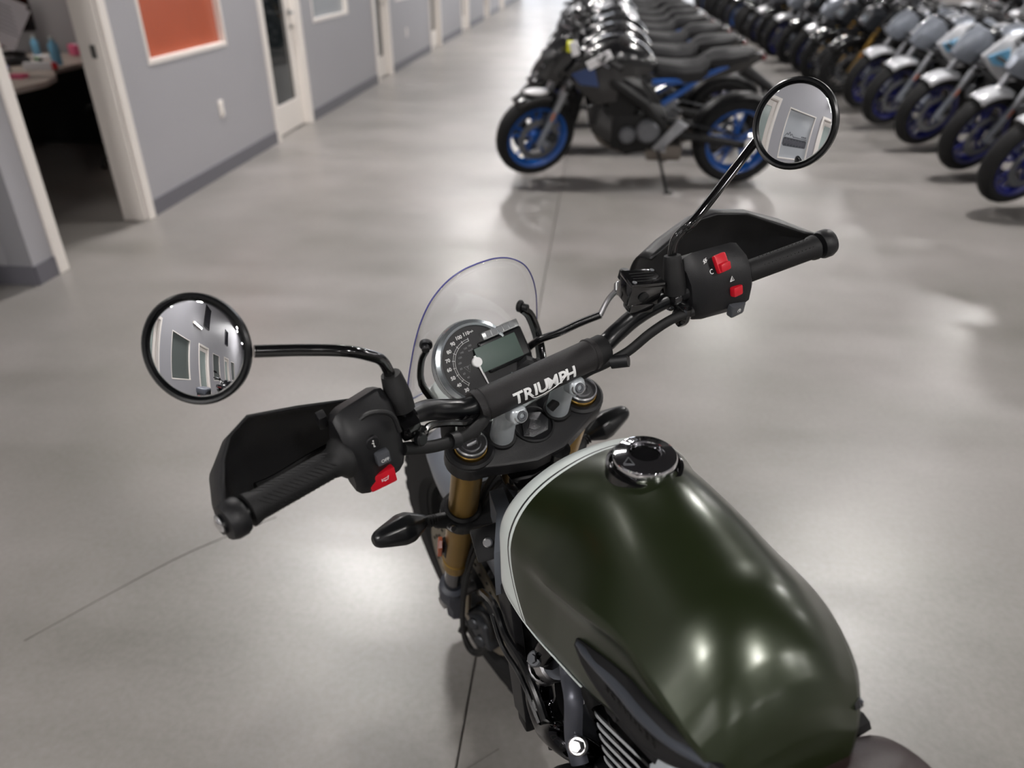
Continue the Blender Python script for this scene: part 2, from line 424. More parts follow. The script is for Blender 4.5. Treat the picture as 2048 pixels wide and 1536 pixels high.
# --- fuel tank (chassis frame)
def rear(u):      # rounded rear of the tank, u = 1 at the seat, 0 at x = .70
    e = max(0., 1 - u*u)
    return (.70 - .144*u, .848 + .162*e**.5, .054 + .047*e**.5, .840 + .102*e**.42, .058 + .046*e**.5, interp([0, .35, .66, .88, 1], [.822, .850, .868, .858, .834], u))
ST = [rear(math.sin(R(a_))) for a_ in (89, 84, 77, 69, 60, 50, 39, 27, 14)] + [(.70, 1.010, .101, .942, .104, .822), (.76, 1.022, .112, .925, .114, .80), (.82, 1.026, .118, .903, .122, .787),
      (.88, 1.019, .125, .885, .132, .78), (.93, 1.000, .136, .875, .139, .785), (.96, .976, .137, .868, .139, .79), (.98, .951, .130, .862, .131, .80),
      (.994, .922, .112, .856, .114, .81), (1.001, .888, .085, .85, .088, .82)]
def dense(A, k=6):
    out = []
    for i in range(len(A)-1):
        p = [A[max(i-1, 0)], A[i], A[i+1], A[min(i+2, len(A)-1)]]
        h = p[2][0]-p[1][0]
        for j in range(k):
            t = j / k; row = []
            for c in range(len(A[0])):
                if c == 0: row.append(p[1][0] + h*t); continue
                m0 = (p[2][c]-p[0][c])/(p[2][0]-p[0][0])*h; m1 = (p[3][c]-p[1][c])/(p[3][0]-p[1][0])*h
                row.append((2*t**3-3*t*t+1)*p[1][c]+(t**3-2*t*t+t)*m0+(-2*t**3+3*t*t)*p[2][c]+(t**3-t*t)*m1)
            out.append(tuple(row))
    out.append(tuple(A[-1])); return out
DST = dense(ST)
for _ in range(3):       # fair the dense stations
    DST = [DST[0]] + [tuple(DST[i][c] if c == 0 else .25*DST[i-1][c] + .5*DST[i][c] + .25*DST[i+1][c] for c in range(6)) for i in range(1, len(DST)-1)] + [DST[-1]]
def crease(X): return .006 * max(0, min(1, (.90 - X)/.06)) * max(0, min(1, (X - .55)/.05))
def amx(X): return R(56 + 32*max(0, min(1, (X - .86)/.08)))
def flare(X): return crease(X)*1.35
def tank_ring(r, nd=18, nw=9):
    X, zt, yc, zc, yb, zb = r; half = []; AMX = amx(X)
    for i in range(nd + 1):
        a = AMX * i / nd; half.append((yc*math.sin(a)/math.sin(AMX) + flare(X)*max(0, i/nd - .72)**2/.0784, zc + (zt-zc)*(math.cos(a)-math.cos(AMX))/(1-math.cos(AMX))))
    ins = crease(X)
    for i in range(1, nw + 1):
        t = i / nw; y = yc + (yb-yc)*t; z = zc + (zb-zc)*t
        half.append((y - ins*min(1, t*4)*(1-t*.5) + flare(X)*max(0, 1 - t*6), z))
    half.append((yb - .004, zb - .006)); half.append((yb - .02, zb - .008))
    L = [V((X, y, z)) for y, z in half]; Rr = [V((X, -y, z)) for y, z in half[1:]]
    return Rr[::-1] + L
def wall_y(X, z):
    xs_ = [r[0] for r in DST]; g = [interp(xs_, [r[c] for r in DST], X) for c in range(6)]
    t = max(0, min(1, (z - g[3])/(g[5]-g[3]))); return g[2] + (g[4]-g[2])*t - crease(X)*min(1, t*4)*(1-t*.5)
def tank_material():
    m = mat('matte_green_paint', (33, 42, 19), .3, .5, coat=.6)
    m.node_tree.nodes['Principled BSDF'].inputs['Coat Roughness'].default_value = .24; nt = m.node_tree; b = nt.nodes['Principled BSDF']; Lk = nt.links.new
    tc = nt.nodes.new('ShaderNodeTexCoord'); sx = nt.nodes.new('ShaderNodeSeparateXYZ'); Lk(tc.outputs['Object'], sx.inputs[0])
    fc = nt.nodes.new('ShaderNodeFloatCurve'); cv = fc.mapping.curves[0]
    pts = [(0, .902), (15, .912), (29, .922), (40, .927), (51, .929), (60, .929), (68, .927), (76, .921), (84, .912), (92, .900), (104, .88), (120, .86)]
    while len(cv.points) < len(pts): cv.points.new(.5, .5)
    for p, (t, x) in zip(cv.points, pts): p.location = (t/120, (x - .8)/.2)
    fc.mapping.update()
    def mth(op, a, c):
        k = nt.nodes.new('ShaderNodeMath'); k.operation = op
        for i, v in enumerate((a, c)):
            if isinstance(v, (int, float)): k.inputs[i].default_value = v
            else: Lk(v, k.inputs[i])
        return k.outputs[0]
    th = mth('ARCTAN2', mth('ABSOLUTE', sx.outputs[1], 0.), mth('SUBTRACT', sx.outputs[2], .80))
    Lk(mth('DIVIDE', th, R(120)), fc.inputs['Value'])
    d = mth('SUBTRACT', sx.outputs[0], mth('ADD', mth('MULTIPLY', fc.outputs[0], .2), .8))     # >0: in front of the stripe
    white = mth('MAXIMUM', mth('GREATER_THAN', d, .0075), mth('MULTIPLY', mth('GREATER_THAN', d, .0), mth('LESS_THAN', d, .0045)))
    black = mth('MULTIPLY', mth('GREATER_THAN', d, .0045), mth('LESS_THAN', d, .0075))
    def mixc(f, a, c):
        k = nt.nodes.new('ShaderNodeMix'); k.data_type = 'RGBA'; Lk(f, k.inputs[0])
        for i, v in ((6, a), (7, c)):
            if isinstance(v, tuple): k.inputs[i].default_value = v
            else: Lk(v, k.inputs[i])
        return k.outputs[2]
    c1 = mixc(white, lin((33, 42, 19)), lin((216, 224, 221))); c2 = mixc(black, c1, lin((14, 15, 16)))
    Lk(c2, b.inputs['Base Color'])
    Lk(mth('MULTIPLY', mth('SUBTRACT', 1., mth('MAXIMUM', white, black)), .5), b.inputs['Metallic'])
    n = nt.nodes.new('ShaderNodeTexNoise'); n.inputs['Scale'].default_value = 1400; Lk(tc.outputs['Object'], n.inputs['Vector'])
    bp = nt.nodes.new('ShaderNodeBump'); bp.inputs['Strength'].default_value = .06; bp.inputs['Distance'].default_value = .001
    Lk(n.outputs['Fac'], bp.inputs['Height']); Lk(bp.outputs['Normal'], b.inputs['Normal'])
    return m
rings = [tank_ring(r) for r in DST]
m = MB(); m.loft(rings)
nose = [[V((p.x + .004, p.y*.8, .85 + (p.z-.85)*.8)) for p in rings[-1]], [V((p.x + .006, p.y*.5, .85 + (p.z-.85)*.5)) for p in rings[-1]]]
m.loft([rings[-1]] + nose)
tank = m.build('fuel_tank', tank_material(), bike, 180)
q = MB(); fp = [(r[0], r[4] - .002, r[5] - .004) for r in DST if .765 < r[0] < .975]
for s_ in (1, -1): q = MB(); q.tube([(a_, b_*s_, c_) for a_, b_, c_ in fp], .0013, 6); q.build('tank_flange', WHITEP, tank)
# filler cap
CF = axis_frame((.849, 0, 1.0205), (-.03, 0, 1)) @ MX.Diagonal((.93, .93, .86, 1))
MB(CF).lathe([(.0475, -.016), (.0465, -.004), (.0465, .003), (.043, .005), (.04, .002), (1e-5, .002)], n=40).build('cap_ring', GLOSS, tank)
m = MB(CF); m.lathe([(.0375, .002), (.0385, .004), (.0385, .014), (.0372, .0165), (.034, .0178), (.024, .0205), (.0205, .0222), (.0195, .0222), (.018, .018), (.0172, .015), (1e-5, .0145)], n=64)
m.build('filler_cap', CHROME, tank)
MB(CF).lathe([(.0168, .0146), (.0165, .0165), (1e-5, .0168)], n=32).build('lock_cover', GLOSS, tank)
vs, fs = text_geo('T', .012, .001)
m = MB(CF @ frame((-.0275, -.008, .0199), (0, -1, 0), (1, 0, .12), (-.1, 0, 1)))
m.tube([(-.007, .004, 0), (.007, .004, 0), (0, -.006, 0), (-.007, .004, 0)], .0007, 5); m.build('cap_emblem', CASTGREY, tank)
# knee pads
def knee_pad(sd):
    A, B = V((.785, .858)), V((.572, .905))      # lens from front tip to rear tip in (X, z)
    ax = B - A; L = ax.length; ax /= L; nrm = V((ax.y, -ax.x))
    if nrm.y > 0: nrm = -nrm
    def lens(inset, h, nn=22):
        pts = []
        for k in range(2*nn):
            up = k < nn; t = (k if up else 2*nn - k)/nn
            tt = inset + (1 - 2*inset)*t
            wu = .012*math.sin(math.pi*t)**.7; wl = -.046*math.sin(math.pi*t**.85)**.75
            w = (wu if up else wl)*(1 - inset*3.)
            off = -.004 if inset else 0
            P = A + ax*(tt*L) - nrm*(w + off)
            pts.append((P.x, wall_y(P.x, P.y) + h, P.y))
        return [V((p[0], sd*p[1], p[2])) for p in pts]
    o = MB(); o.loft([lens(0, -.004), lens(.0, .002), lens(.02, .0075), lens(.05, .0085), lens(.075, .006)]); p = o.build('knee_pad', PLASTIC, tank, 40, label='black rubber knee pad with raised lettering')
    q = MB(); rp = []
    for k in range(15):
        t = .03 + .94*k/14; P = A + ax*(t*L) + nrm*(.001 + .004*math.sin(math.pi*t)); rp.append(V((P.x, sd*(wall_y(P.x, P.y) + .004), P.y)))
    q.tube(rp, [.003 + .0068*math.sin(math.pi*k/14)**.6 for k in range(15)], 10, 2); q.build('pad_ridge', mat('pad_ridge%d' % sd, (58, 62, 70), .42), tank, 60)
    q = MB()
    for k, ch in enumerate('SCRAMBLER'):
        vs_, fs_ = text_geo(ch, .012, .0004, .0006); t = .30 + .047*k
        P = A + ax*(t*L) + nrm*.020
        y = wall_y(P.x, P.y) + .0088
        F = frame((P.x, sd*y, P.y), (ax.x*1, 0, ax.y) if sd > 0 else (-ax.x, 0, -ax.y), (-ax.y*-1, 0, -ax.x) if False else (-nrm.x, 0, -nrm.y), (0, sd, 0))
        q.add(vs_, fs_, F)
    q.build('pad_lettering', MATTE, tank)
knee_pad(1); knee_pad(-1)

# --- seat
def seat_ring(X, zt, w, d, n=22):
    o = []
    for k in range(n):
        a = 2*math.pi*k/n; c, s_ = math.cos(a), math.sin(a)
        o.append(V((X, w*math.copysign(abs(c)**.55, c), zt - d/2 + d/2*math.copysign(abs(s_)**.6, s_))))
    return o
def seat_part(rows, name, m, **kw):
    q = MB(); q.loft([seat_ring(*r) for r in dense(rows, 4)]); return q.build(name, m, bike, 50, **kw)
st_ = seat_part([(.586, .832, .105, .03), (.578, .848, .122, .07), (.560, .862, .132, .09), (.53, .870, .138, .10), (.502, .866, .138, .10), (.499, .858, .135, .09)], 'seat', BROWN)
seat_part([(.499, .858, .134, .09), (.495, .868, .140, .10), (.46, .872, .145, .11), (.36, .868, .148, .11), (.2, .872, .14, .11), (.0, .885, .125, .1), (-.16, .892, .11, .08), (-.2, .88, .09, .05)], 'seat_cushion', BROWN)
MB().tube([(.600, -.125, .825), (.596, -.06, .818), (.594, 0, .816), (.596, .06, .818), (.600, .125, .825)], .012, 8, 4).build('seat_trim', MATTE, bike)
# --- rear of the machine (out of the frame, seen from the side only)
def wheel(mbM, r, w, rr, parent, name, rimm, spokes=10, disc=.15, side=1):
    A = mbM @ frame((0, 0, 0), (0, 0, 1), (1, 0, 0), (0, 1, 0))
    pr = []
    for k in range(15):
        a = math.pi*(k/14) ; pr.append((rr + .004 + (r - rr)*math.sin(a)**.62*1.0, -w*math.cos(a)*(.86 if abs(math.cos(a)) > .9 else 1)))
    t = MB(A); t.lathe(pr + [(rr - .012, w*.6), (rr - .012, -w*.6)], n=48, closed=True)
    for k in range(36):                        # tread blocks
        a = 2*math.pi*k/36
        for z in (-w*.45, w*.45):
            c = V((math.cos(a)*(r - .006), math.sin(a)*(r - .006), z))
            F = frame(c, (-math.sin(a), math.cos(a), 0), (0, 0, 1), (math.cos(a), math.sin(a), 0))
            t.box((0, 0, 0), (.030, w*.5, .012), F)
    ty = t.build(name, TYRE, parent)
    q = MB(A); q.lathe([(rr + .004, -w*.62), (rr - .022, -w*.5), (rr - .026, 0), (rr - .022, w*.5), (rr + .004, w*.62), (rr - .008, w*.4), (rr - .01, -w*.4)], n=48, closed=True)
    q.lathe([(.03, -.05), (.045, -.04), (.032, -.02), (.032, .02), (.045, .04), (.03, .05)], n=20)
    for k in range(spokes):
        a = 2*math.pi*k/spokes
        for dd in (-.13, .13):
            q.tube([(.035*math.cos(a), .035*math.sin(a), 0), ((rr-.02)*math.cos(a+dd), (rr-.02)*math.sin(a+dd), 0)], .008, 6)
    q.build('rim', rimm, ty)
    if disc:
        d = MB(A); d.lathe([(disc, .058*side), (disc, .063*side), (disc*.72, .063*side), (disc*.72, .058*side)], n=40, closed=True)
        for k in range(5):
            a = 2*math.pi*k/5; d.tube([(.04*math.cos(a), .04*math.sin(a), .055*side), (disc*.76*math.cos(a+.3), disc*.76*math.sin(a+.3), .06*side)], .007, 6)
        d.build('brake_disc', mat('disc_steel', (150, 140, 122), .35, .9), ty)
        h = MB(A)
        for k in range(40):
            a = 2*math.pi*k/40; h.cyl((disc*(.8 + .05*(k % 3))*math.cos(a), disc*(.8 + .05*(k % 3))*math.sin(a), .057*side), (disc*(.8 + .05*(k % 3))*math.cos(a), disc*(.8 + .05*(k % 3))*math.sin(a), .0645*side), .0042, 6)
        h.build('disc_holes', MATTE, ty, 0)
    return ty
wheel(MX.Translation((0, 0, .32)), .32, .07, .225, bike, 'rear_wheel', MATTE, 10, .115)
m = MB()
for y in (.11, -.11): m.tube([(.0, y, .32), (.25, y*.95, .36), (.50, y*.8, .40)], [.022, .024, .03], 8)
m.tube([(.50, -.1, .40), (.50, .1, .40)], .03, 10); m.build('swingarm', MATTE, bike)
MB().loft([[V((x, w*c, z + .05*s_)) for c, s_ in ((1, 0), (.7, .8), (0, 1), (-.7, .8), (-1, 0), (0, -.3))] for x, w, z in ((.1, .07, .72), (-.1, .08, .76), (-.3, .07, .79), (-.42, .05, .77))]).build('tail_fender', PLASTIC, bike)
MB().box((-.43, 0, .75), (.03, .1, .05), bev=.008).build('tail_light', REDP, bike)
m = MB(); m.tube([(.62, -.12, .33), (.4, -.17, .36), (.2, -.19, .42), (.14, -.19, .44)], .022, 10, 4); m.cyl((.16, -.19, .435), (-.22, -.2, .55), .05, 18, .055, bev=.01); m.build('exhaust_muffler', STEEL, bike)
# --- engine, frame, radiator
eng = MB(); eng.box((.66, 0, .40), (.40, .30, .22), bev=.04, seg=3).cyl((.60, .12, .42), (.60, .175, .42), .085, 24, bev=.015).cyl((.78, .12, .40), (.78, .165, .40), .065, 24, bev=.012)
eng.box((.76, 0, .57), (.17, .20, .16), rot=(0, R(12), 0), bev=.015)
engine = eng.build('engine', mat('engine_black', (22, 23, 26), .4, .3), bike)
FE = frame((.712, 0, .735), V((.88, 0, -.47)).normalized(), (0, 1, 0), V((.47, 0, .88)).normalized())
MB(FE).box((0, 0, 0), (.14, .155, .12), bev=.02, seg=3).build('cylinder_head', GLOSS, engine)
FINE = mat('machined_edge', (205, 207, 210), .4, .2)
for k in range(5):
    MB(FE).box((.0, 0, -.040 + .0145*k), (.160, .178, .005), bev=.002, seg=1).build('cooling_fin', GLOSS, engine)
    q = MB(FE); z_ = -.040 + .0145*k; q.tube([(-.079, .086, z_), (.03, .0895, z_), (.066, .0885, z_), (.0785, .080, z_), (.0805, .066, z_)], .0019, 6, 3); q.build('fin_edge', FINE, engine, label='bright machined edge of a cooling fin')
q = MB(); q.box((.70, .085, .805), (.12, .02, .03), rot=(0, R(25), 0), bev=.006).cyl((.72, .095, .80), (.72, .10, .80), .008, 10); q.build('injector_cover', PLASTIC, bike)
FXZ = frame((0, 0, 0), (1, 0, 0), (0, 0, 1), (0, 1, 0))
sp = MB(); sp.prism([(.672, .820), (.60, .868), (.56, .868), (.50, .80), (.56, .70), (.63, .76)], .066, .084, FXZ, .006); sp.build('side_cover', mat('bluegrey_plastic', (66, 70, 80), .45), bike)
sp = MB(); sp.prism([(.631, .850), (.608, .862), (.57, .80), (.60, .74), (.655, .80)], .084, .094, FXZ, .004)
sp.build('cover_plate', mat('speckled_aluminium', (205, 212, 218), .5, .3, bump=.4, bscale=500, var=.2, vscale=160), bike, label='pale speckled aluminium cover plate')
fr = MB()
for y in (1, -1):
    fr.tube([(1.03, .03*y, .80), (.90, .07*y, .76), (.74, .06*y, .64), (.56, .08*y, .62), (.50, .12*y, .55), (.50, .12*y, .40)], .019, 10, 4)
    fr.tube([(.56, .12*y, .74), (.3, .12*y, .78), (.0, .1*y, .80)], .014, 8, 3)
fr.tube([(1.02, 0, .70), (.98, 0, .56), (.94, 0, .42), (.86, 0, .28)], .02, 10, 4)
fr.cyl(S0 + SD*.73, S0 + SD*.90, .034, 20)
frm = fr.build('frame', MATTE, bike)
rd = MB(); FR = frame((.985, 0, .60), V((.98, 0, -.2)).normalized(), (0, 1, 0), V((.2, 0, .98)).normalized())
rd.M = FR; rd.box((0, 0, 0), (.035, .24, .26), bev=.006)
rad = rd.build('radiator', MATTE, bike)
for k in range(13): MB(FR).box((.02, 0, -.11 + .018*k), (.008, .22, .004)).build('radiator_fin', GLOSS, rad, 0)
for s_ in (1, -1):
    cw = MB(FR); cw.prism([(-.03, -.10), (.02, -.11), (.03, .12), (-.01, .14), (-.03, .12)], .108*s_, .122*s_, frame((0, 0, 0), (1, 0, 0), (0, 0, 1), (0, 1, 0)), .004); cw.build('radiator_cowl', PLASTIC, bike)
g = MB(); g.tube([(1.13, .118, .60), (1.035, .128, .668), (.985, .130, .655), (.925, .128, .665), (.868, .126, .645), (.83, .124, .60)], .006, 8, 3)
g.tube([(1.03, .134, .655), (.98, .137, .640), (.915, .134, .648), (.855, .132, .625)], .004, 6, 3); g.build('radiator_guard_bar', SATIN, bike)
sv = MB(); sv.loft([[V((x, y + a*.012, z + b*.012)) for a, b in ((-1, -2.2), (1, -2.2), (1, 2.2), (-1, 2.2))] for x, y, z in ((1.17, .07, .745), (1.09, .086, .768), (1.03, .113, .750), (1.018, .118, .732))]); sv.build('side_shroud', SILVERP, bike, label='silver shroud under the front of the tank')
sb = MB(); FB = axis_frame((1.09, .114, .742), (-.70, .28, .66), (1, 0, 1)); sb.box((0, 0, 0), (.046, .052, .012), FB, bev=.005); sb.build('bolt_plate', PLASTIC, bike)
MB().cyl((1.088, .115, .745), (1.079, .1185, .7525), .0075, 12, bev=.002).build('bolt', STEEL, bike)
hp = MB()
for dy in (0.0,):
    hp.tube([(.80, .05, .76), (.868, .094, .755), (.907, .104, .660), (.902, .110, .607), (.859, .115, .605), (.800, .120, .655), (.775, .08, .60), (.80, .07, .36), (.70, -.02, .30), (.62, -.12, .33)], [.017, .019, .021, .022, .021, .018, .018, .020, .022, .022], 14, 5)
hdr = hp.build('exhaust_header', mat('header_steel', (46, 46, 48), .1, 1.), bike)
MB().cyl((.885, .092, .695), (.900, .098, .678), .0265, 18, bev=.003).cyl((.905, .100, .668), (.912, .102, .655), .0255, 18, bev=.002).build('header_collar', STEEL, hdr)
sh = MB(); sh.tube([(.815, .108, .79), (.808, .112, .775), (.775, .121, .765), (.763, .126, .715), (.745, .126, .69)], .011, 8, 4, flat=.4); sh.build('heat_shield', mat('shield_grey', (78, 80, 88), .4, .5), bike)
pb = MB(); pb.cyl((.756, .122, .708), (.749, .128, .720), .0115, 18, bev=.002).cyl((.749, .128, .720), (.744, .133, .729), .0075, 6, bev=.0015); pb.build('pivot_bolt', STEEL, bike, label='bright hexagonal pivot bolt')
mb_ = MB(); mb_.cyl((.895, .115, .70), (.890, .124, .710), .011, 16, bev=.002).cyl((.890, .124, .710), (.888, .128, .714), .006, 6); mb_.build('mounting_bolt', CASTGREY, bike)
MB().cyl((.74, .13, .62), (.70, .17, .66), .05, 22, bev=.01).build('crankcase_cover', PLASTIC, bike)
MB().tube([(.93, .06, .77), (.885, .075, .76), (.86, .078, .70), (.87, .07, .60)], .012, 8, 4).build('breather_hose', SILVERP, bike)
ss = MB(); ss.tube([(.62, .16, .28), (.60, .24, .12), (.585, .29, .005)], .013, 8); ss.box((.585, .295, .008), (.06, .05, .008), bev=.003); ss.build('side_stand', MATTE, bike)

# --- front wheel, fork, yokes
fw_ = wheel(FS @ frame((OFF, 0, .3505), FD if False else (math.cos(RAKE), 0, -math.sin(RAKE)), (0, 1, 0), (math.sin(RAKE), 0, math.cos(RAKE))), RF, .052, .248, bike, 'front_wheel', MATTE, 10, .16)
for s_ in (1, -1):
    l = .105*s_
    lg = SB(); lg.cyl((OFF, l, .555), (OFF, l, .951), .0255, 28, bev=.002); lg.cyl((OFF, l, .528), (OFF, l, .557), .0275, 28, bev=.003); lg.cyl((OFF, l, .515), (OFF, l, .53), .0235, 28)
    leg = lg.build('fork_tube', GOLD, bike)
    SB().lathe([(.0195, .0), (.0262, .0), (.0262, .005), (.0195, .005)], at((OFF, l, .545), (0, 0, 1)), 28, closed=True).build('tube_collar', GOLD, leg)
    SB().cyl((OFF, l, .40), (OFF, l, .535), .0195, 24).build('stanchion', mat('stanchion_chrome', (120, 120, 124), .15, 1.), leg)
    c = SB(); c.lathe([(.0245, .951), (.0245, .958), (.0225, .960), (.0222, .957), (.0155, .957), (.0145, .960), (.010, .960), (.009, .957), (1e-5, .957)], MX.Translation((OFF, l, 0)), 36)
    c.box((OFF, l, .9585), (.003, .016, .005)); c.build('fork_cap', STEEL, leg)
    f = SB(); f.loft([[V((OFF + (k1*.03), l + k2*.03, .41 + dz)) for k1, k2, dz in ((1, 0, 0), (.7, .7, 0), (0, 1, 0), (-.7, .7, 0), (-1, 0, 0), (-.7, -.7, 0), (0, -1, 0), (.7, -.7, 0))],
                      [V((OFF + (k1*.033), l + k2*.03, .38)) for k1, k2 in ((1, 0), (.7, .7), (0, 1), (-.7, .7), (-1, 0), (-.7, -.7), (0, -1), (.7, -.7))],
                      [V((OFF - .005 + (k1*.026), l*.95 + k2*.02, .33)) for k1, k2 in ((1, 0), (.7, .7), (0, 1), (-.7, .7), (-1, 0), (-.7, -.7), (0, -1), (.7, -.7))],
                      [V((OFF - .012 + (k1*.02), l*.95 + k2*.018, .29)) for k1, k2 in ((1, 0), (.7, .7), (0, 1), (-.7, .7), (-1, 0), (-.7, -.7), (0, -1), (.7, -.7))]])
    f.lathe([(.022, .40), (.029, .40), (.029, .425), (.022, .43)], MX.Translation((OFF, l, 0)), 22)
    f.build('axle_lug', mat('lug_grey', (52, 55, 64), .5), leg)
    # lower clamp carrying the indicator
    b = SB(); b.cyl((OFF, l, .712), (OFF, l, .762), .032, 26, bev=.004)
    b.tube([(OFF, l, .737), (OFF - .002, l + .03*s_, .740), (OFF + .004, l + .052*s_, .747)], [.022, .016, .012], 10)
    b.tube([(OFF - .02, l, .737), (OFF - .035, l - .026*s_, .733)], [.018, .012], 10)
    b.build('indicator_clamp', PLASTIC, leg)
    q = SB(); q.cyl((OFF - .014, l + .034*s_, .742), (OFF - .026, l + .034*s_, .752), .006, 12, bev=.001); q.cyl((OFF - .04, l - .02*s_, .735), (OFF - .05, l - .02*s_, .743), .006, 12, bev=.001); q.build('clamp_bolt', STEEL, leg)
SB().cyl((OFF, -.13, .3505), (OFF, .13, .3505), .014, 14).build('front_axle', STEEL, bike)
r = SB(); r.prism([(-.026, .0), (-.018, .011), (.018, .011), (.026, .0), (.02, -.011), (-.026, -.011)], 0, .009, frame((OFF + .012, .132, .605), (0, 0, 1), V((-.86, .5, 0)).normalized(), V((.5, .86, 0)).normalized()), .002)
r.build('side_reflector', ORANGE, bike, label='orange side reflector on the left fork')
SB().box((OFF + .008, .126, .605), (.018, .012, .06), bev=.003).build('reflector_bracket', PLASTIC, bike)
def yoke(name, z0, z1, re, m):
    q = SB(); pts = []
    for l, sg in ((.105, 1), (-.105, -1)):
        for k in range(13):
            a = -math.pi/2 + math.pi*k/12
            pts.append((OFF + .039*math.sin(a) * (1 if l < 0 else -1) * -1 * (1 if True else 0), l + sg*.039*math.cos(a)))
    left = [(OFF - .039*math.cos(math.pi*k/12), .105 + .039*math.sin(math.pi*k/12)) for k in range(13)]        # rear -> front round the left tube
    right = [(OFF + .039*math.cos(math.pi*k/12), -.105 - .039*math.sin(math.pi*k/12)) for k in range(13)]
    out = left + [(OFF + .03, .06), (OFF + .026, 0), (OFF + .03, -.06)] + right + [(-.022, -.06), (-.034, -.025), (-.034, .025), (-.022, .06)]
    q.prism(out, z0, z1, None, .005); return q.build(name, m, bike, 40)
ty_ = yoke('top_yoke', .908, .940, .04, PLASTIC)
ly_ = yoke('lower_yoke', .725, .752, .04, PLASTIC)
for s_ in (1, -1):
    q = SB(); q.lathe([(.027, .938), (.038, .938), (.038, .943), (.034, .946), (.027, .945)], MX.Translation((OFF, .105*s_, 0)), 30, closed=True)
    q.build('yoke_collar', PLASTIC, ty_)
bd = SB(); BP = frame((.022, -.004, .9405), (0, -1, 0), (1, 0, 0), (0, 0, 1))
bd.lathe([(.034, 0), (.034, .003), (.031, .004), (.029, .001), (1e-5, .001)], BP, 32); bd.build('badge_seat', PLASTIC, ty_)
bd = SB(); bd.prism([(-.026, -.012), (-.012, .016), (.002, .021), (.022, .014), (.026, -.004), (.014, -.02), (-.014, -.021)], .0015, .004, BP, .001); bd.prism([(-.013, -.004), (0, .010), (.013, -.002), (.006, -.012), (-.006, -.012)], .004, .0058, BP, .001)
bd.build('badge', mat('badge_metal', (92, 92, 94), .3, .9, bump=.4, bscale=700), ty_)
for s_ in (1, -1):
    q = SB(); A, B = V((.026, .053*s_, .938)), V((.028, .052*s_, 1.052))
    q.cyl(A, V((.026, .053*s_, 1.02)), .0185, 24, .017, bev=.002)
    q.tube([(.026, .0525*s_, 1.0), (.028, .0525*s_, 1.03), (.03, .0525*s_, 1.05)], [.017, .02, .024], 20)
    q.box((.006, .0525*s_, 1.032), (.030, .026, .026), bev=.009, seg=3, rot=(0, .5, 0))
    rs = q.build('bar_riser', ALU, bike)
    F = axis_frame((.0012, .0515*s_, 1.033), (-.60, .0, .55))
    q = SB(); q.lathe([(.0115, -.004), (.0115, .008), (.0105, .010), (.0095, .010), (.0088, .0075), (1e-5, .0075)], F, 24); q.build('bolt_ring', STEEL, rs)
    q = SB(); q.lathe([(.0075, .006), (.0075, .0125), (.0068, .0135), (.0042, .0135), (.0042, .008), (1e-5, .008)], F, 18); q.build('riser_bolt', CASTGREY, rs)
    SB().lathe([(.0225, .939), (.0225, .946), (.0185, .947)], MX.Translation((.026, .053*s_, 0)), 24).build('riser_bush', RUBBER, rs)
ig = SB(); ig.box((-.022, .02, .88), (.05, .09, .04), bev=.01); ig.cyl((-.03, -.02, .85), (-.03, -.02, .93), .018, 16); ig.build('ignition_lock', GLOSS, bike)

# --- handlebar
BAR = [(0, .03, 1.058), (.11, .03, 1.060), (.145, .034, 1.070), (.18, .034, 1.092), (.215, .018, 1.125), (.25, .002, 1.146), (.30, -.016, 1.162), (.36, -.028, 1.174), (.445, -.044, 1.188), (.47, -.0485, 1.193)]
def barp(l):
    a = abs(l); xs_ = [b[0] for b in BAR]
    return V((interp(xs_, [b[1] for b in BAR], a), l, interp(xs_, [b[2] for b in BAR], a)))
hb = SB(); P = [V((b[1], -b[0], b[2])) for b in BAR[::-1]] + [V((b[1], b[0], b[2])) for b in BAR[1:]]
hb.tube(P, [.011 if abs(p.y) > .29 else .0145 if abs(p.y) < .2 else .0125 for p in P], 16, 5)
hbar = hb.build('handlebar', SATIN, bike, 60)
# padded cross sleeve with lettering
PC = V((.028, 0, 1.0545)); PR = .0238
def sleeve_pt(l, a, r): return V((PC.x - r*math.cos(a), l, PC.z + r*math.sin(a)))
q = SB(); rg = []
NA = 40
for l, r in ((.109, PR - .004), (.1095, PR), (.107, PR + .0012), (.100, PR + .0012), (.0985, PR), (.05, PR), (0, PR), (-.05, PR), (-.0895, PR), (-.091, PR + .0012), (-.099, PR + .0012), (-.1, PR)):
    rg.append([sleeve_pt(l, 2*math.pi*k/NA, r*(1 + (.10 if abs(2*math.pi*k/NA - math.pi) < .1 else 0))) for k in range(NA)])
q.loft(rg); pad = q.build('bar_pad', LEATHER, bike, 30)
q = SB(); q.lathe([(.0, -.1), (.0226, -.1), (.0232, -.118), (.0216, -.121), (.0, -.121)], MX.Translation((PC.x, 0, PC.z)) @ frame((0, 0, 0), (1, 0, 0), (0, 0, -1), (0, 1, 0)), 32); q.build('pad_end', RUBBER, pad)
q = SB()
for la in (.0995, -.0895):
    for k in range(60):
        a0 = 2*math.pi*k/60
        q.tube([sleeve_pt(la - .002, a0, PR + .0014), sleeve_pt(la - .002, a0 + .06, PR + .0014)], .0005, 4)
q.build('pad_stitching', MATTE, pad, 0)
q = SB(); letters = [('T', .0070), ('R', .0235), ('I', .0365), ('U', .0485), ('M', .0660), ('P', .0835), ('H', .0985)]
H0, A0 = .0175, R(27)
def wrap(tx, ty, tz): return sleeve_pt(.058 - tx, A0 + ty/PR, PR + tz)
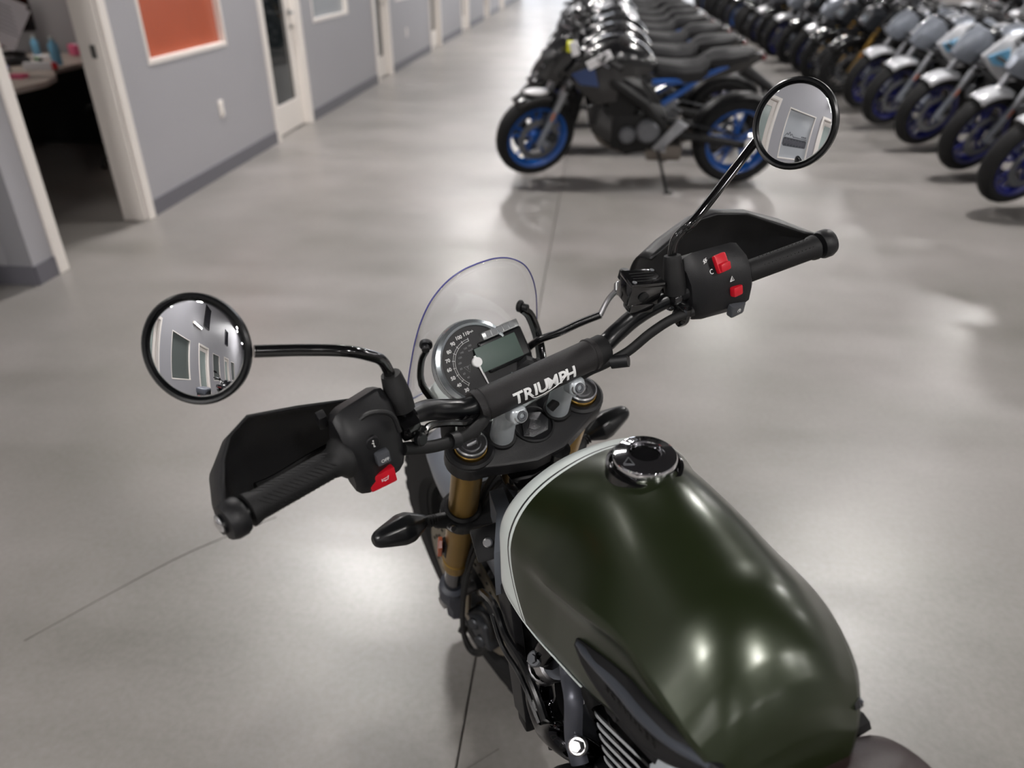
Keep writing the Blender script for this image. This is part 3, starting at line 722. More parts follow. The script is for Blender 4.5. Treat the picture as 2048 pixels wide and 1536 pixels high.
def strips(vs, fs, h):      # cut a letter into bands so that it can follow the round sleeve
    bm = bmesh.new(); bv = [bm.verts.new(v) for v in vs]
    for f in fs:
        try: bm.faces.new([bv[i] for i in f])
        except ValueError: pass
    for k in range(-5, 6): bmesh.ops.bisect_plane(bm, geom=bm.verts[:] + bm.edges[:] + bm.faces[:], plane_co=(0, h*k*.09, 0), plane_no=(0, 1, 0))
    bm.verts.index_update(); o = [v.co.copy() for v in bm.verts], [[v.index for v in f.verts] for f in bm.faces]; bm.free(); return o
for ch, x0 in letters:
    vs, fs = strips(*text_geo(ch, H0*1.38, .0006, .0007), H0*1.38)
    q.add([wrap(v.x*1.08 + x0, v.y, v.z + .0006) for v in vs], fs)
q.tube([wrap(*p, .0012) for p in ((.0275, -.0060), (.031, -.0100), (.038, -.0130), (.050, -.0130), (.066, -.0100), (.080, -.0045), (.090, .0012), (.1005, .0025))], .0007, 6, 3)
q.build('pad_lettering', mat('raised_print', (222, 222, 222), .6), pad, 0)

# --- grips, bar ends, switches, levers
for s_ in (1, -1):
    side = 'left' if s_ > 0 else 'right'
    t = (barp(.44*s_) - barp(.33*s_)).normalized()
    G = axis_frame(barp(.325*s_), t)
    L = (barp(.44*s_) - barp(.325*s_)).length
    pr = [(.0165, -.004), (.0245, -.003), (.0252, .0), (.0245, .004), (.0185, .010), (.0162, .02)] + [(.0162, L*.5), (.0165, L - .01), (.0185, L - .003), (.0185, L), (.0155, L + .001)] if s_ > 0 else [(.015, -.03), (.0165, -.028), (.0165, L - .012), (.0185, L - .008), (.019, L - .002), (.0165, L)]
    g = SB(); g.lathe(pr, G, 28)
    grip = g.build('grip', RUBBER, bike)
    d = SB()
    for k in range(14):
        for j in range(6):
            a = j*math.pi/3 + k*.0; z = .022 + k*(L - .03)/14
            if s_ > 0:
                rr_ = .0163; d.tube([(rr_*math.cos(a + u*.35), rr_*math.sin(a + u*.35), z + u*.006) for u in (-1, -.3, .4, 1)], [.0006, .0011, .0011, .0006], 5, F=G)
            else:
                d.ball((.0165*math.cos(a), .0165*math.sin(a), z), .0011, G, 6, 4)
    d.build('grip_ridges', RUBBER, grip, 0, kind='stuff')
    E_ = axis_frame(barp(.446*s_), t)
    e = SB(); e.lathe([(.010, -.002), (.0195, 0), (.0215, .004), (.0215, .014), (.019, .020), (.010, .022)], E_, 28)
    e.build('bar_end', PLASTIC, bike)
    e = SB(); e.ball((0, 0, .0), .0105, E_ @ MX.Translation((-.002, .003*0, .023)), 16, 8, (1, 1, .45)); e.build('bar_end_bolt', CHROME, bike)
HOUS = [(.018, 1.203), (-.004, 1.198), (-.020, 1.183), (-.044, 1.128), (-.042, 1.108), (-.020, 1.100), (.015, 1.108), (.038, 1.130), (.040, 1.180)]
# left cluster: outline in (f, s), runs along l
FL = frame((0, 0, 0), (1, 0, 0), (0, 0, 1), (0, -1, 0))
def cluster(name, l0, l1, rot, ds, prof=HOUS):
    q = SB(); c = barp((l0 + l1)/2); t = (barp(l1) - barp(l0)).normalized()
    # profile in plane normal to the bar
    F = frame((0, 0, 0), (1, 0, 0), (0, 0, 1), (0, 1, 0))
    rgs = []
    def ring(l, k, sh):
        b = barp(l); m_ = barp((l0+l1)/2); d_ = b - m_
        return [V((.0 + (p[0])*k + d_.x, l, (m_.z - 1.155)*.6 + 1.15 + (p[1] - 1.15)*k + d_.z*.8)) for p in prof]
    n_ = 6
    rgs = [ring(l0, .80, 0), ring(l0 + (l1-l0)*.06, .93, 0), ring(l0 + (l1-l0)*.18, 1., 0), ring(l0 + (l1-l0)*.80, 1., 0), ring(l0 + (l1-l0)*.93, .93, 0), ring(l1, .82, 0)]
    q.loft(rgs); return q.build(name, PLASTIC, bike, 32)
cl = cluster('left_switch_housing', .246, .322, 0, 0)
FN = V((-.92, 0, .39)).normalized()     # normal of the face the rider sees
FU = V((.39, 0, .92)).normalized()
def facef(p): return frame(p, (0, -1, 0), FU, FN)
def printed(txt, size, F, parent, name='print_mark', bold=.0004):
    vs_, fs_ = text_geo(txt, size, bold); q = SB(); q.add(vs_, fs_, F); return q.build(name, PRINT, parent, 0)
q = SB(); F = facef((-.0250, .290, 1.178)); q.lathe([(.0085, -.004), (.0085, .0025), (.0075, .0035), (1e-5, .0038)], F, 22); q.build('info_button', PLASTIC, cl); q = SB(); q.tube([(-.0014, .0008, .0044), (.0004, .0012, .0044), (0, -.0042, .0044), (.0016, -.0042, .0044)], .00055, 5, F=F); q.ball((.0005, .0036, .0044), .0009, F, 8, 5); q.build('info_mark', PRINT, cl, 0)
q = SB(); F = facef((-.0355, .2835, 1.157)); q.box((0, 0, .001), (.017, .016, .011), F, bev=.0025); q.build('off_switch', GREYP, cl); printed('OFF', .0058, F @ MX.Translation((.001, -.002, .0068)), cl, 'off_mark', .0001)
q = SB(); F = facef((-.0425, .2895, 1.127)); q.box((0, -.001, .0015), (.034, .021, .012), F, bev=.003); q.build('horn_button', REDP, cl)
q = SB(); hf = F @ MX.Translation((.003, 0, .008))
for a, b in (((-.005, .002), (-.005, -.002)), ((-.005, .0008), (.0025, .0015)), ((-.005, -.0008), (.0025, -.002)), ((.0025, -.002), (.004, .003)), ((.0025, .0015), (.0045, .0026)), ((-.002, -.002), (-.001, -.003)), ((-.001, -.003), (.001, -.0015))):
    q.tube([(*a, 0), (*b, 0)], .00035, 4, F=hf)
q.build('horn_mark', PRINT, cl, 0)
q = SB(); q.box((.025, .327, 1.185), (.012, .010, .022), bev=.002); q.build('pass_switch', PLASTIC, cl)
q = SB(); q.tube([(-.0085, .307, 1.196), (-.003, .282, 1.2005), (-.010, .258, 1.192), (-.022, .253, 1.168)], .003, 8, 5); q.build('housing_rib', PLASTIC, cl)
HOUSR = [(.022, 1.200), (.0, 1.196), (-.020, 1.181), (-.036, 1.155), (-.042, 1.132), (-.036, 1.114), (-.016, 1.108), (.015, 1.112), (.038, 1.13), (.042, 1.175)]
cr = cluster('right_switch_housing', -.318, -.234, 0, 0, HOUSR)
N1 = V((-.62, 0, .78)).normalized(); U1 = V((.78, 0, .62)).normalized()
def ff(p, n_, u_): return frame(p, (0, -1, 0), u_, n_)
q = SB(); F = ff((-.008, -.270, 1.198), N1, U1); q.box((0, 0, -.001), (.022, .027, .008), F, bev=.003); q.box((0, -.006, .003), (.0185, .012, .009), F, bev=.0025, rot=(.25, 0, 0)); q.build('kill_switch', REDP, cr)
F0 = ff((-.004, -.243, 1.197), N1, U1); q = SB(); q.tube([(.0032*math.cos(a*.1), .0032*math.sin(a*.1), .002) for a in range(8, 58, 5)], .0006, 5, F=ff((-.0115, -.248, 1.193), N1, U1)); q.build('run_mark', PRINT, cr, 0)
q = SB(); F0 = ff((.0035, -.2445, 1.2025), N1, U1)
q.tube([(.0026*math.cos(a*.1), .0026*math.sin(a*.1), .0018) for a in range(0, 64, 5)], .0005, 5, F=F0); q.tube([(-.0035, -.0035, .0018), (.0035, .0035, .0018)], .0005, 5, F=F0); q.tube([(-.004, 0, .0018), (.004, 0, .0018)], .0005, 5, F=F0); q.build('stop_mark', PRINT, cr, 0)
N2 = V((-.86, 0, .51)).normalized(); U2 = V((.51, 0, .86)).normalized()
q = SB(); F = ff((-.038, -.288, 1.161), N2, U2); q.box((0, 0, .001), (.018, .015, .010), F, bev=.003); q.build('hazard_button', REDP, cr)
q = SB(); F = ff((-.0275, -.281, 1.1785), N2, U2); q.tube([(-.004, -.003, .001), (.004, -.003, .001), (0, .004, .001), (-.004, -.003, .001)], .0006, 5, F=F); q.tube([(-.0012, -.0016, .001), (.0012, -.0016, .001), (0, .0008, .001), (-.0012, -.0016, .001)], .0004, 4, F=F); q.build('hazard_mark', PRINT, cr, 0)
q = SB(); F = ff((-.049, -.292, 1.131), V((-.97, 0, .2)).normalized(), V((.2, 0, .97)).normalized()); q.box((0, 0, .0), (.026, .020, .012), F, bev=.003); q.build('start_button', GREYP, cr)
q = SB(); q.tube([(.003*math.cos(a*.1), .003*math.sin(a*.1), .0066) for a in range(-12, 44, 5)], .0004, 5, F=F); q.tube([(0, -.001, .0066), (.0012, .0022, .0066)], .0005, 4, F=F); q.build('start_mark', PRINT, cr, 0)
# clutch and brake levers behind the guards
for s_ in (1, -1):
    q = SB(); q.tube([(.035, .235*s_, 1.105), (.048, .27*s_, 1.085), (.050, .33*s_, 1.082), (.040, .39*s_, 1.085), (.036, .415*s_, 1.09)], [.009, .008, .0065, .0065, .008], 10, 4, flat=.7)
    q.build('clutch_lever' if s_ > 0 else 'brake_lever', MATTE, bike)
# mirror clamps
q = SB(); c = barp(.235); q.lathe([(.012, -.014), (.019, -.012), (.0195, .012), (.012, .014)], axis_frame(c, barp(.24) - barp(.23)), 20); q.box((-.004, .232, 1.142), (.026, .026, .03), bev=.007); q.build('lever_clamp', GLOSS, bike)
q = SB(); q.cyl((-.018, .226, 1.128), (-.026, .223, 1.133), .0085, 14, bev=.002); q.box((-.008, .222, 1.122), (.02, .016, .026), bev=.005); q.build('clamp_bolt', SATIN, bike)
q = SB(); q.lathe([(.012, -.012), (.018, -.010), (.018, .010), (.012, .012)], axis_frame(barp(-.222), V((0, 1, 0))), 20); q.box((-.008, -.222, 1.118), (.018, .018, .034), bev=.004); q.tube([(-.013, -.222, 1.10), (-.020, -.222, 1.115), (-.016, -.222, 1.135)], .007, 8, 3); q.build('lever_clamp', GLOSS, bike)
# brake master cylinder with fluid reservoir
FRv = frame((.052, -.192, 1.158), V((.5, -.86, .0)).normalized() if False else V((.25, .95, -.15)).normalized(), V((.93, -.27, -.22)).normalized(), V((.25, 0, .97)).normalized())
yv = V((.93, -.25, -.2)); xv = V((.25, .95, .1)); zv = xv.cross(yv).normalized(); zv = -zv if zv.z < 0 else zv; xv = yv.cross(zv).normalized(); yv = zv.cross(xv)
FRv = frame((.046, -.179, 1.160), xv*.80, yv*.80, zv*.80)
q = SB(); q.box((0, 0, -.024), (.066, .046, .040), FRv, bev=.004); q.box((-.0, -.01, -.05), (.05, .03, .02), FRv, bev=.005)
mc = q.build('brake_reservoir', GLOSS, bike)
q = SB(); q.box((0, 0, .000), (.069, .049, .009), FRv, bev=.003); q.build('reservoir_lid', GLOSS, mc)
q = SB()
for j in range(4): q.tube([(-.024, -.014 + .0085*j, .0046), (.024, -.014 + .0085*j, .0046)], .0009, 4, F=FRv)
q.build('lid_lettering', MATTE, mc, 0)
q = SB()
for dx, dy in ((.027, .018), (-.027, -.018)): q.cyl((dx, dy, .004), (dx, dy, .0058), .0045, 12, F=FRv)
q.build('lid_screw', CASTGREY, mc)
q = SB(); q.lathe([(.010, 0), (.010, .002), (.007, .003), (1e-5, .003)], FRv @ frame((-.004, -.0235, -.024), (1, 0, 0), (0, 0, 1), (0, -1, 0)), 20); q.build('sight_glass', SATIN, mc)
q = SB(); q.tube([(.075, -.165, 1.115), (.077, -.157, 1.10), (.074, -.148, 1.088), (.07, -.140, 1.078)], .0045, 10, 4); q.cyl((.083, -.178, 1.118), (.070, -.168, 1.112), .009, 12, bev=.002); q.build('banjo_fitting', STEEL, bike)
SB().tube([(.070, -.141, 1.079), (.085, -.115, 1.058), (.096, -.09, 1.039), (.118, -.06, 1.006), (.12, -.03, .96), (.09, .0, .88)], .006, 10, 5).build('brake_hose', GLOSS, bike)
q = SB(); q.cyl((.085, -.185, 1.12), (.09, -.19, 1.135), .009, 12, bev=.002); q.build('lever_switch', PLASTIC, bike)
# --- cables under the bar
SB().tube([(-.02, -.232, 1.128), (-.012, -.20, 1.118), (-.006, -.17, 1.096), (-.002, -.14, 1.068), (.008, -.11, 1.045), (.02, -.08, 1.02), (.02, -.03, .97)], .0075, 10, 5).build('throttle_cable', RUBBER, bike)
SB().tube([(-.012, -.135, 1.062), (.004, -.118, 1.050)], [.011, .011], 10).build('cable_clip', PLASTIC, bike)
SB().tube([(-.022, .250, 1.128), (-.018, .20, 1.091), (-.012, .15, 1.070), (-.002, .12, 1.062), (.02, .095, 1.04), (.06, .07, .99)], .0085, 10, 5).build('switch_cable', RUBBER, bike)
SB().tube([(-.016, .178, 1.082), (-.0155, .165, 1.076)], .0115, 10).build('cable_clip', PLASTIC, bike)
SB().tube([(-.02, .222, 1.118), (.002, .20, 1.108), (.006, .17, 1.09), (.004, .14, 1.072), (.02, .11, 1.05), (.04, .1, 1.0)], .005, 8, 5).tube([(-.012, .226, 1.124), (-.004, .212, 1.117)], .008, 8).build('clutch_cable', GLOSS, bike)
SB().tube([(.02, .135, 1.060), (.004, .125, 1.045), (.012, .118, 1.02), (.04, .12, 1.0)], .008, 8, 4).build('bar_strap', MATTE, bike)
# loops beside the fork
hose = SB(); hose.tube([(-.02, -.01, .80), (.0, .02, .85), (.018, .050, .853), (.028, .064, .80), (.026, .072, .733), (.008, .080, .70), (.008, .094, .60), (.006, .100, .515), (-.002, .102, .40), (-.014, .100, .265), (-.046, .100, .212), (-.076, .090, .240), (-.086, .080, .36), (-.05, .078, .395), (-.025, .085, .37), (-.02, .085, .33)], .0052, 8, 5)
hose.build('brake_line', RUBBER, bike)
hose = SB(); hose.tube([(.0, .0, .78), (.008, .045, .835), (.016, .068, .78), (.012, .078, .715), (-.005, .083, .69), (-.004, .096, .60), (-.004, .103, .50), (-.008, .104, .40), (-.022, .102, .27), (-.055, .095, .222), (-.078, .085, .27), (-.082, .08, .33)], .0042, 8, 5)
hose.build('sensor_wire', RUBBER, bike)
SB().tube([(-.012, .094, .262), (-.02, .106, .262)], .010, 8).build('cable_tie', PLASTIC, bike)
q = SB(); q.box((-.055, .075, .335), (.075, .035, .075), bev=.012, seg=3, rot=(0, .5, 0)); q.cyl((-.04, .09, .35), (-.043, .1, .353), .014, 16, bev=.003); q.cyl((-.07, .09, .32), (-.073, .1, .323), .014, 16, bev=.003)
q.build('brake_caliper', mat('caliper_grey', (58, 60, 64), .4, .6), bike)
# --- front fender
q = SB(); rg = []
fx = V((math.cos(RAKE), 0, -math.sin(RAKE))); fz = V((math.sin(RAKE), 0, math.cos(RAKE))); c0 = V((OFF, 0, .3505))
for k in range(15):
    a = R(72 + k*6.2); e_ = max(0, 1 - k/3.5); e2 = max(0, (k - 11)/3.5); g_ = 1 - .35*(e_*e_ + e2*e2); dp = .345 - (.345 - .272)*(1 - e_**1.5)*(1 - .6*e2)
    row = [(-.080*g_, dp), (-.080*g_, (dp + .338)/2), (-.076*g_, .338), (-.06*g_, .352), (-.03*g_, .359), (0, .361), (.03*g_, .359), (.06*g_, .352), (.076*g_, .338), (.080*g_, (dp + .338)/2), (.080*g_, dp)]
    rg.append([c0 + (fx*math.cos(a) + fz*math.sin(a))*rr_ + V((0, y, 0)) for y, rr_ in row])
q.loft(rg, closed=False, cap=False); fd = q.build('front_fender', SILVERP, bike, 60)
md = fd.modifiers.new('s', 'SOLIDIFY'); md.thickness = .003
q = SB()
for s_ in (1, -1): q.tube([(OFF, .096*s_, .42), (OFF + .01, .075*s_, .56), (OFF + .02, .066*s_, .68)], .008, 8, 3)
q.build('fender_stay', PLASTIC, bike)
# --- indicators
for s_ in (1, -1):
    q = SB(); q.tube([(OFF + .004, .152*s_, .746), (.044, .178*s_, .755)], [.011, .008], 10)
    for k in range(4): q.lathe([(.0085, -.0015), (.0105, 0), (.0085, .0015)], axis_frame(V((OFF + .006, (.156 + .005*k)*s_, .7475 + .0017*k)), V((.1, s_, .3))), 12)
    st_i = q.build('indicator_stem', RUBBER, bike)
    q = SB(); A, B = V((.045, .172*s_, .752)), V((.046, .262*s_, .768)); ax_ = (B-A).normalized(); F = frame(A, V((-1, 0, 0)), (ax_.cross(V((-1, 0, 0)))).normalized() , ax_)
    Lb = (B-A).length; rr = []
    for t, hx, hy in ((-.03, .008, .008), (.10, .016, .014), (.32, .026, .024), (.5, .0265, .025), (.82, .0185, .019), (.99, .014, .014), (1.06, .009, .009)):
        rr.append([F @ V((hx*math.cos(a*math.pi/4 + .39)*1.05, hy*math.sin(a*math.pi/4 + .39)*1.05, t*Lb)) for a in range(8)])
    q.loft(rr); ib = q.build('indicator', PLASTIC if False else SATIN, bike, 25)
    md = ib.modifiers.new('b', 'BEVEL'); md.width = .003; md.segments = 2; md.limit_method = 'ANGLE'; md.angle_limit = R(15)
    SB().box((.066, .215*s_, .752), (.006, .05, .012), bev=.002).build('indicator_lens', ORANGE, ib)
# --- mirrors
def aim(Wloc, tgt):     # normal that sends the camera's view of the mirror to the wall point tgt
    Mw = MX.Translation((.50089, -.04019, 0)) @ MX.Rotation(2.04973, 4, 'Z') @ MX.Rotation(-.03833, 4, 'X') @ FS
    W = Mw @ V(Wloc); d = (W - V((0, 0, 1.52))).normalized(); t = (V(tgt) - W).normalized()
    n_ = (t - d).normalized(); return Mw.to_3x3().inverted() @ n_
def make_mirror(path, rad, c, n_, rm, hook=None):
    F = axis_frame(V(c), n_)
    q = SB(); q.lathe([(1e-5, -.018), (.02, -.0175), (rm*.75, -.013), (rm*.96, -.006), (rm, -.001), (rm, .004), (rm - .0022, .0062), (rm - .0048, .0055), (rm - .0055, .001), (1e-5, .001)], F, 56)
    q.ball((0, 0, -.018), .012, F)
    h = q.build('mirror', SATIN, bike)
    q = SB(); RC = .42; pr = []
    for k in range(13):
        r_ = (rm - .0052)*k/12; pr.append((max(r_, 1e-5), RC*(math.cos(math.asin(r_/RC)) - 1) + .0055))
    q.lathe(pr, F, 64); q.build('mirror_glass', MIRROR, h, 180)
    q = SB(); dd = V(hook or path[-1]) - V(c); dd = (dd - V(n_)*dd.dot(V(n_))).normalized(); q.tube([*path, V(c) + dd*(rm*.985) - V(n_)*.006], .0068, 14, 6); q.build('mirror_stem', GLOSS, h, 60)
nL = aim((.112, .418, 1.27), (WX, -4.3, 1.9)); nR = aim((.052, -.396, 1.352), (WX, -.35, 1.75))
make_mirror([(.034, .232, 1.188), (.042, .2345, 1.203), (.045, .240, 1.219), (.047, .252, 1.232), (.052, .278, 1.250), (.066, .322, 1.262)], 0, (.112, .418, 1.27), nL, .0592)
make_mirror([(.040, -.225, 1.172), (.047, -.2265, 1.190), (.053, -.231, 1.207), (.0535, -.241, 1.221), (.0525, -.262, 1.243)], 0, (.052, -.396, 1.352), nR, .0605, (.064, -.340, 1.352))
q = SB(); q.tube([(.012, .232, 1.158), (.020, .232, 1.172), (.034, .232, 1.190), (.038, .2325, 1.197)], [.0165, .0165, .0135, .0120], 18, 3); q.build('mirror_boot', RUBBER, bike, 30)
q = SB(); q.tube([(.014, -.2225, 1.140), (.024, -.2225, 1.158), (.040, -.2240, 1.182), (.044, -.2245, 1.188)], [.0165, .0165, .0135, .0120], 18, 3); q.build('mirror_boot', RUBBER, bike, 30)
# --- hand guards (open scoops)
def guard(sec, name, th):
    q = SB(); rows = [catmull([V(p) for p in s_], 4) for s_ in sec]
    n_ = len(rows[0]); cols = [[a.lerp(b, t/3) for a, b in zip([r[j] for r in rows], [r[j] for r in rows][1:]) for t in range(3)] + [rows[-1][j]] for j in range(n_)]
    q.loft([[cols[j][i] for j in range(n_)] for i in range(len(cols[0]))], closed=False, cap=False)
    o = q.build(name, PLASTIC, bike, 40); md = o.modifiers.new('s', 'SOLIDIFY'); md.thickness = th; md.offset = 0
    return o
GL = [[(.045, .225, 1.140), (.066, .226, 1.105), (.072, .226, 1.06), (.056, .226, 1.005)],
      [(.049, .283, 1.165), (.072, .285, 1.128), (.078, .286, 1.07), (.060, .286, 1.005)],
      [(.052, .343, 1.188), (.075, .345, 1.150), (.082, .347, 1.09), (.060, .347, 1.010)],
      [(.056, .398, 1.203), (.074, .402, 1.165), (.080, .408, 1.11), (.058, .405, 1.020)],
      [(.040, .424, 1.204), (.056, .432, 1.170), (.062, .442, 1.12), (.040, .440, 1.040)],
      [(.015, .440, 1.204), (.028, .450, 1.178), (.032, .459, 1.140), (.010, .457, 1.070)],
      [(-.012, .450, 1.205), (-.008, .460, 1.188), (-.008, .467, 1.160), (-.022, .464, 1.110)],
      [(-.040, .459, 1.207), (-.042, .464, 1.197), (-.044, .467, 1.180), (-.048, .465, 1.165)]]
guard(GL, 'hand_guard', .0035)
GR = [[(.078, -.226, 1.150), (.105, -.226, 1.13), (.108, -.226, 1.08), (.082, -.226, 1.015)],
      [(.084, -.267, 1.162), (.112, -.268, 1.145), (.116, -.268, 1.09), (.086, -.268, 1.022)],
      [(.088, -.318, 1.182), (.114, -.322, 1.165), (.118, -.322, 1.11), (.088, -.322, 1.035)],
      [(.078, -.345, 1.192), (.106, -.352, 1.175), (.108, -.355, 1.12), (.080, -.355, 1.045)],
      [(.055, -.388, 1.194), (.078, -.402, 1.178), (.080, -.408, 1.13), (.056, -.408, 1.06)],
      [(.022, -.430, 1.182), (.038, -.444, 1.176), (.04, -.450, 1.14), (.024, -.450, 1.09)],
      [(-.010, -.452, 1.183), (-.004, -.462, 1.180), (-.004, -.466, 1.160), (-.012, -.464, 1.125)],
      [(-.040, -.459, 1.199), (-.042, -.464, 1.192), (-.044, -.466, 1.182), (-.048, -.465, 1.170)]]
guard(GR, 'hand_guard', .0035)
# --- gauge
GN = V((-.55, 0, .835)).normalized(); GU = V((.835, 0, .55)).normalized()
GF = frame((.118, .048, 1.022), (0, -1, 0), GU, GN)      # x right, y up, z to the rider
q = SB(); q.lathe([(.050, -.045), (.062, -.03), (.0665, -.012), (.0665, .001), (.060, .001)], GF, 48); q.box((.048, -.002, -.014), (.092, .062, .026), GF, bev=.008, seg=3); gb = q.build('gauge_housing', PLASTIC, bike)
q = SB(); q.lathe([(.0668, -.014), (.0680, -.006), (.0655, .004), (.0600, .0075), (.0565, .006), (.0560, .0)], GF, 56, a0=R(20), a1=R(322)); q.build('chrome_bezel', mat('brushed_bezel', (196, 204, 208), .22, .9), gb)
q = SB(); q.lathe([(.0567, -.001), (.0555, .0005), (1e-5, .0005)], GF, 56); q.build('dial_face', MATTE, gb)
q = SB(); q.box((.051, .001, .002), (.078, .050, .009), GF, bev=.004, seg=3); q.build('display_frame', SATIN, gb)
q = SB(); q.box((.0385, .0005, .0055), (.074, .0385, .003), GF, bev=.001); q.build('display', mat('lcd_panel', (62, 78, 72), .5), gb, label='grey-green unlit display')
q = SB(); q.box((.056, .032, .0005), (.066, .013, .012), GF, bev=.003); q.build('lamp_strip', mat('silver_strip', (150, 152, 152), .3, .7), gb)
q = SB()
for k in range(5): q.box((.034 + .0105*k, .032, .0068), (.0085, .009, .0008), GF)
q.build('warning_lamp', mat('lamp_window', (108, 110, 112), .35), gb, 0)
q = SB(); q.lathe([(.0082, .001), (.0082, .0055), (.007, .007), (1e-5, .0072)], GF, 28)
na = R(-86); q.tube([(-.010*math.cos(na), -.010*math.sin(na), .0045), (0, 0, .0045), (.040*math.cos(na), .040*math.sin(na), .0045)], [.0022, .0022, .0009], 6, F=GF); q.build('needle', mat('needle_white', (222, 222, 222), .5), gb)
q = SB(); GP = GF @ MX.Translation((0, 0, .0013))
arc = [(.0375*math.cos(a), .0375*math.sin(a)) for a in [R(86 + k*3.5) for k in range(41)]]
for r_ in (.0375, .0345):
    q.tube([(r_*math.cos(R(86 + k*3.5)), r_*math.sin(R(86 + k*3.5)), 0) for k in range(41)], .00028, 4, F=GP)
for k, n_ in enumerate(('110', '100', '90', '80', '70', '60', '50', '40', '30')):
    a = R(87 + k*17.2)
    q.tube([(.0345*math.cos(a), .0345*math.sin(a), 0), (.0395*math.cos(a), .0395*math.sin(a), 0)], .0003, 4, F=GP)
    vs, fs = text_geo(n_, .0075, .00018); q.add(vs, fs, GP @ MX.Translation((.0458*math.cos(a), .0458*math.sin(a), 0)) )
q.add(*text_geo('mph', .004, .00005), GP @ MX.Translation((.0115, .0462, 0)))
q.build('dial_numerals', PRINT, gb, 0)
q = SB()
for k, n_ in enumerate(('180', '160', '140', '120', '100', '80', '60', '40')):
    a = R(90 + k*18); q.add(*text_geo(n_, .0042, .00003), GP @ MX.Translation((.0272*math.cos(a), .0272*math.sin(a), 0)))
q.add(*text_geo('km/h', .0042, .00003), GP @ MX.Translation((-.001, .0205, 0)))
q.tube([(-.0225, .0005, 0), (-.0105, .0005, 0), (-.0165, -.0095, 0), (-.0225, .0005, 0)], .00025, 4, F=GP); q.add(*text_geo('T', .0065, .0001), GP @ MX.Translation((-.0165, -.0030, 0)))
q.build('dial_small_print', mat('grey_print', (120, 120, 122), .6), gb, 0)
q = SB(); q.tube([(.07, -.034, 1.0), (.09, -.03, 1.01), (.085, -.005, .985), (.06, 0, .96)], .010, 8, 3); q.box((.085, -.045, .985), (.03, .03, .02), bev=.005); q.build('gauge_plug', PLASTIC, bike)
# --- headlamp and windscreen
q = SB(); HF = frame((.135, .0, .885), (0, 1, 0), V((-.25, 0, .97)).normalized(), V((.97, 0, .25)).normalized())
q.lathe([(.03, -.075), (.07, -.065), (.092, -.03), (.098, .02), (.098, .045), (.092, .05), (.088, .03)], HF, 44); hl = q.build('headlamp', WHITEP, bike)
q = SB(); q.lathe([(.0905, .044), (.06, .058), (1e-5, .066)], HF, 40); q.build('headlamp_lens', mat('lamp_glass', (200, 205, 210), .05, .0, trans=.6), hl)
q = SB(); q.tube([(.07, .108, .86), (.075, .118, .93), (.09, .112, .97)], .012, 8, 3, flat=.4); q.tube([(.07, -.108, .86), (.075, -.118, .93), (.09, -.112, .97)], .012, 8, 3, flat=.4); q.box((.065, .118, .925), (.02, .01, .03), bev=.003); q.build('headlamp_bracket', PLASTIC, bike)
q = SB(); NS = 32
half = [(.0, 1.131), (.03, 1.129), (.058, 1.119), (.083, 1.098), (.100, 1.068), (.112, 1.03), (.120, .985), (.126, .94), (.1265, .91), (.122, .893), (.11, .884), (.08, .88), (.04, .878), (.0, .878)]
hc = catmull([V((a, b, 0)) for a, b in half], 4)
def scr(l, s_): return V((.206 - 1.1*l*l, l, s_))
rows = []
nn = len(hc)//2
up, dn = hc[:nn+1], hc[::-1][:nn+1]
# strips between the upper half-outline and the lower one
ks = 24; rings_ = []
outl = [(p.x, p.y) for p in hc] + [(-p.x, p.y) for p in hc[::-1][1:-1]]
cz = 1.02
for t in [i/7 for i in range(8)]:
    rings_.append([scr(x*max(t, .002), cz + (z - cz)*max(t, .002)) for x, z in outl])
q.loft(rings_, cap=False); q.f.append(tuple(range(len(outl)))); q.mi.append(0)
CLEAR = bpy.data.materials.new('clear_screen'); CLEAR.use_nodes = True
nt = CLEAR.node_tree; nt.nodes.remove(nt.nodes['Principled BSDF'])
t_ = nt.nodes.new('ShaderNodeBsdfTransparent'); t_.inputs[0].default_value = (.97, .97, .98, 1); g_ = nt.nodes.new('ShaderNodeBsdfGlossy'); g_.inputs['Roughness'].default_value = .06
f_ = nt.nodes.new('ShaderNodeLayerWeight'); f_.inputs['Blend'].default_value = .5; p_ = nt.nodes.new('ShaderNodeMath'); p_.operation = 'POWER'; p_.inputs[1].default_value = 4.
k_ = nt.nodes.new('ShaderNodeMath'); k_.operation = 'MULTIPLY_ADD'; k_.inputs[1].default_value = .5; k_.inputs[2].default_value = .025; x_ = nt.nodes.new('ShaderNodeMixShader')
nt.links.new(f_.outputs['Facing'], p_.inputs[0]); nt.links.new(p_.outputs[0], k_.inputs[0]); nt.links.new(k_.outputs[0], x_.inputs[0])
nt.links.new(t_.outputs[0], x_.inputs[1]); nt.links.new(g_.outputs[0], x_.inputs[2]); nt.links.new(x_.outputs[0], nt.nodes['Material Output'].inputs[0])
ws = q.build('windscreen', CLEAR, bike, 60); md = ws.modifiers.new('s', 'SOLIDIFY'); md.thickness = .003
q = SB(); ep = [scr(x, z) for x, z in outl]; q.tube(ep + [ep[0]], .0012, 6); q.build('windscreen_edge', mat('tinted_edge', (96, 96, 160), .2, trans=.3), ws)
for s_, nm in ((1, 'a'), (-1, 'b')):
    q = SB(); B0 = scr(.09*s_, 1.002)
    q.tube([B0 + V((-.006, .002*s_, -.004)), (.186, .104*s_, .982), (.170, .112*s_, .95), (.140, .104*s_, .928), (.11, .09*s_, .90)], .0085, 8, 3, flat=.45); q.build('screen_bracket', GLOSS, bike)
    q = SB(); n_ = V((-.8, .5*s_, .2)).normalized(); q.cyl(B0 - n_*.006, B0 + n_*.002, .0105, 16, bev=.002); q.cyl(B0 + n_*.002, B0 + n_*.013, .0062, 12, bev=.0015); q.build('screen_bolt', PLASTIC, bike)

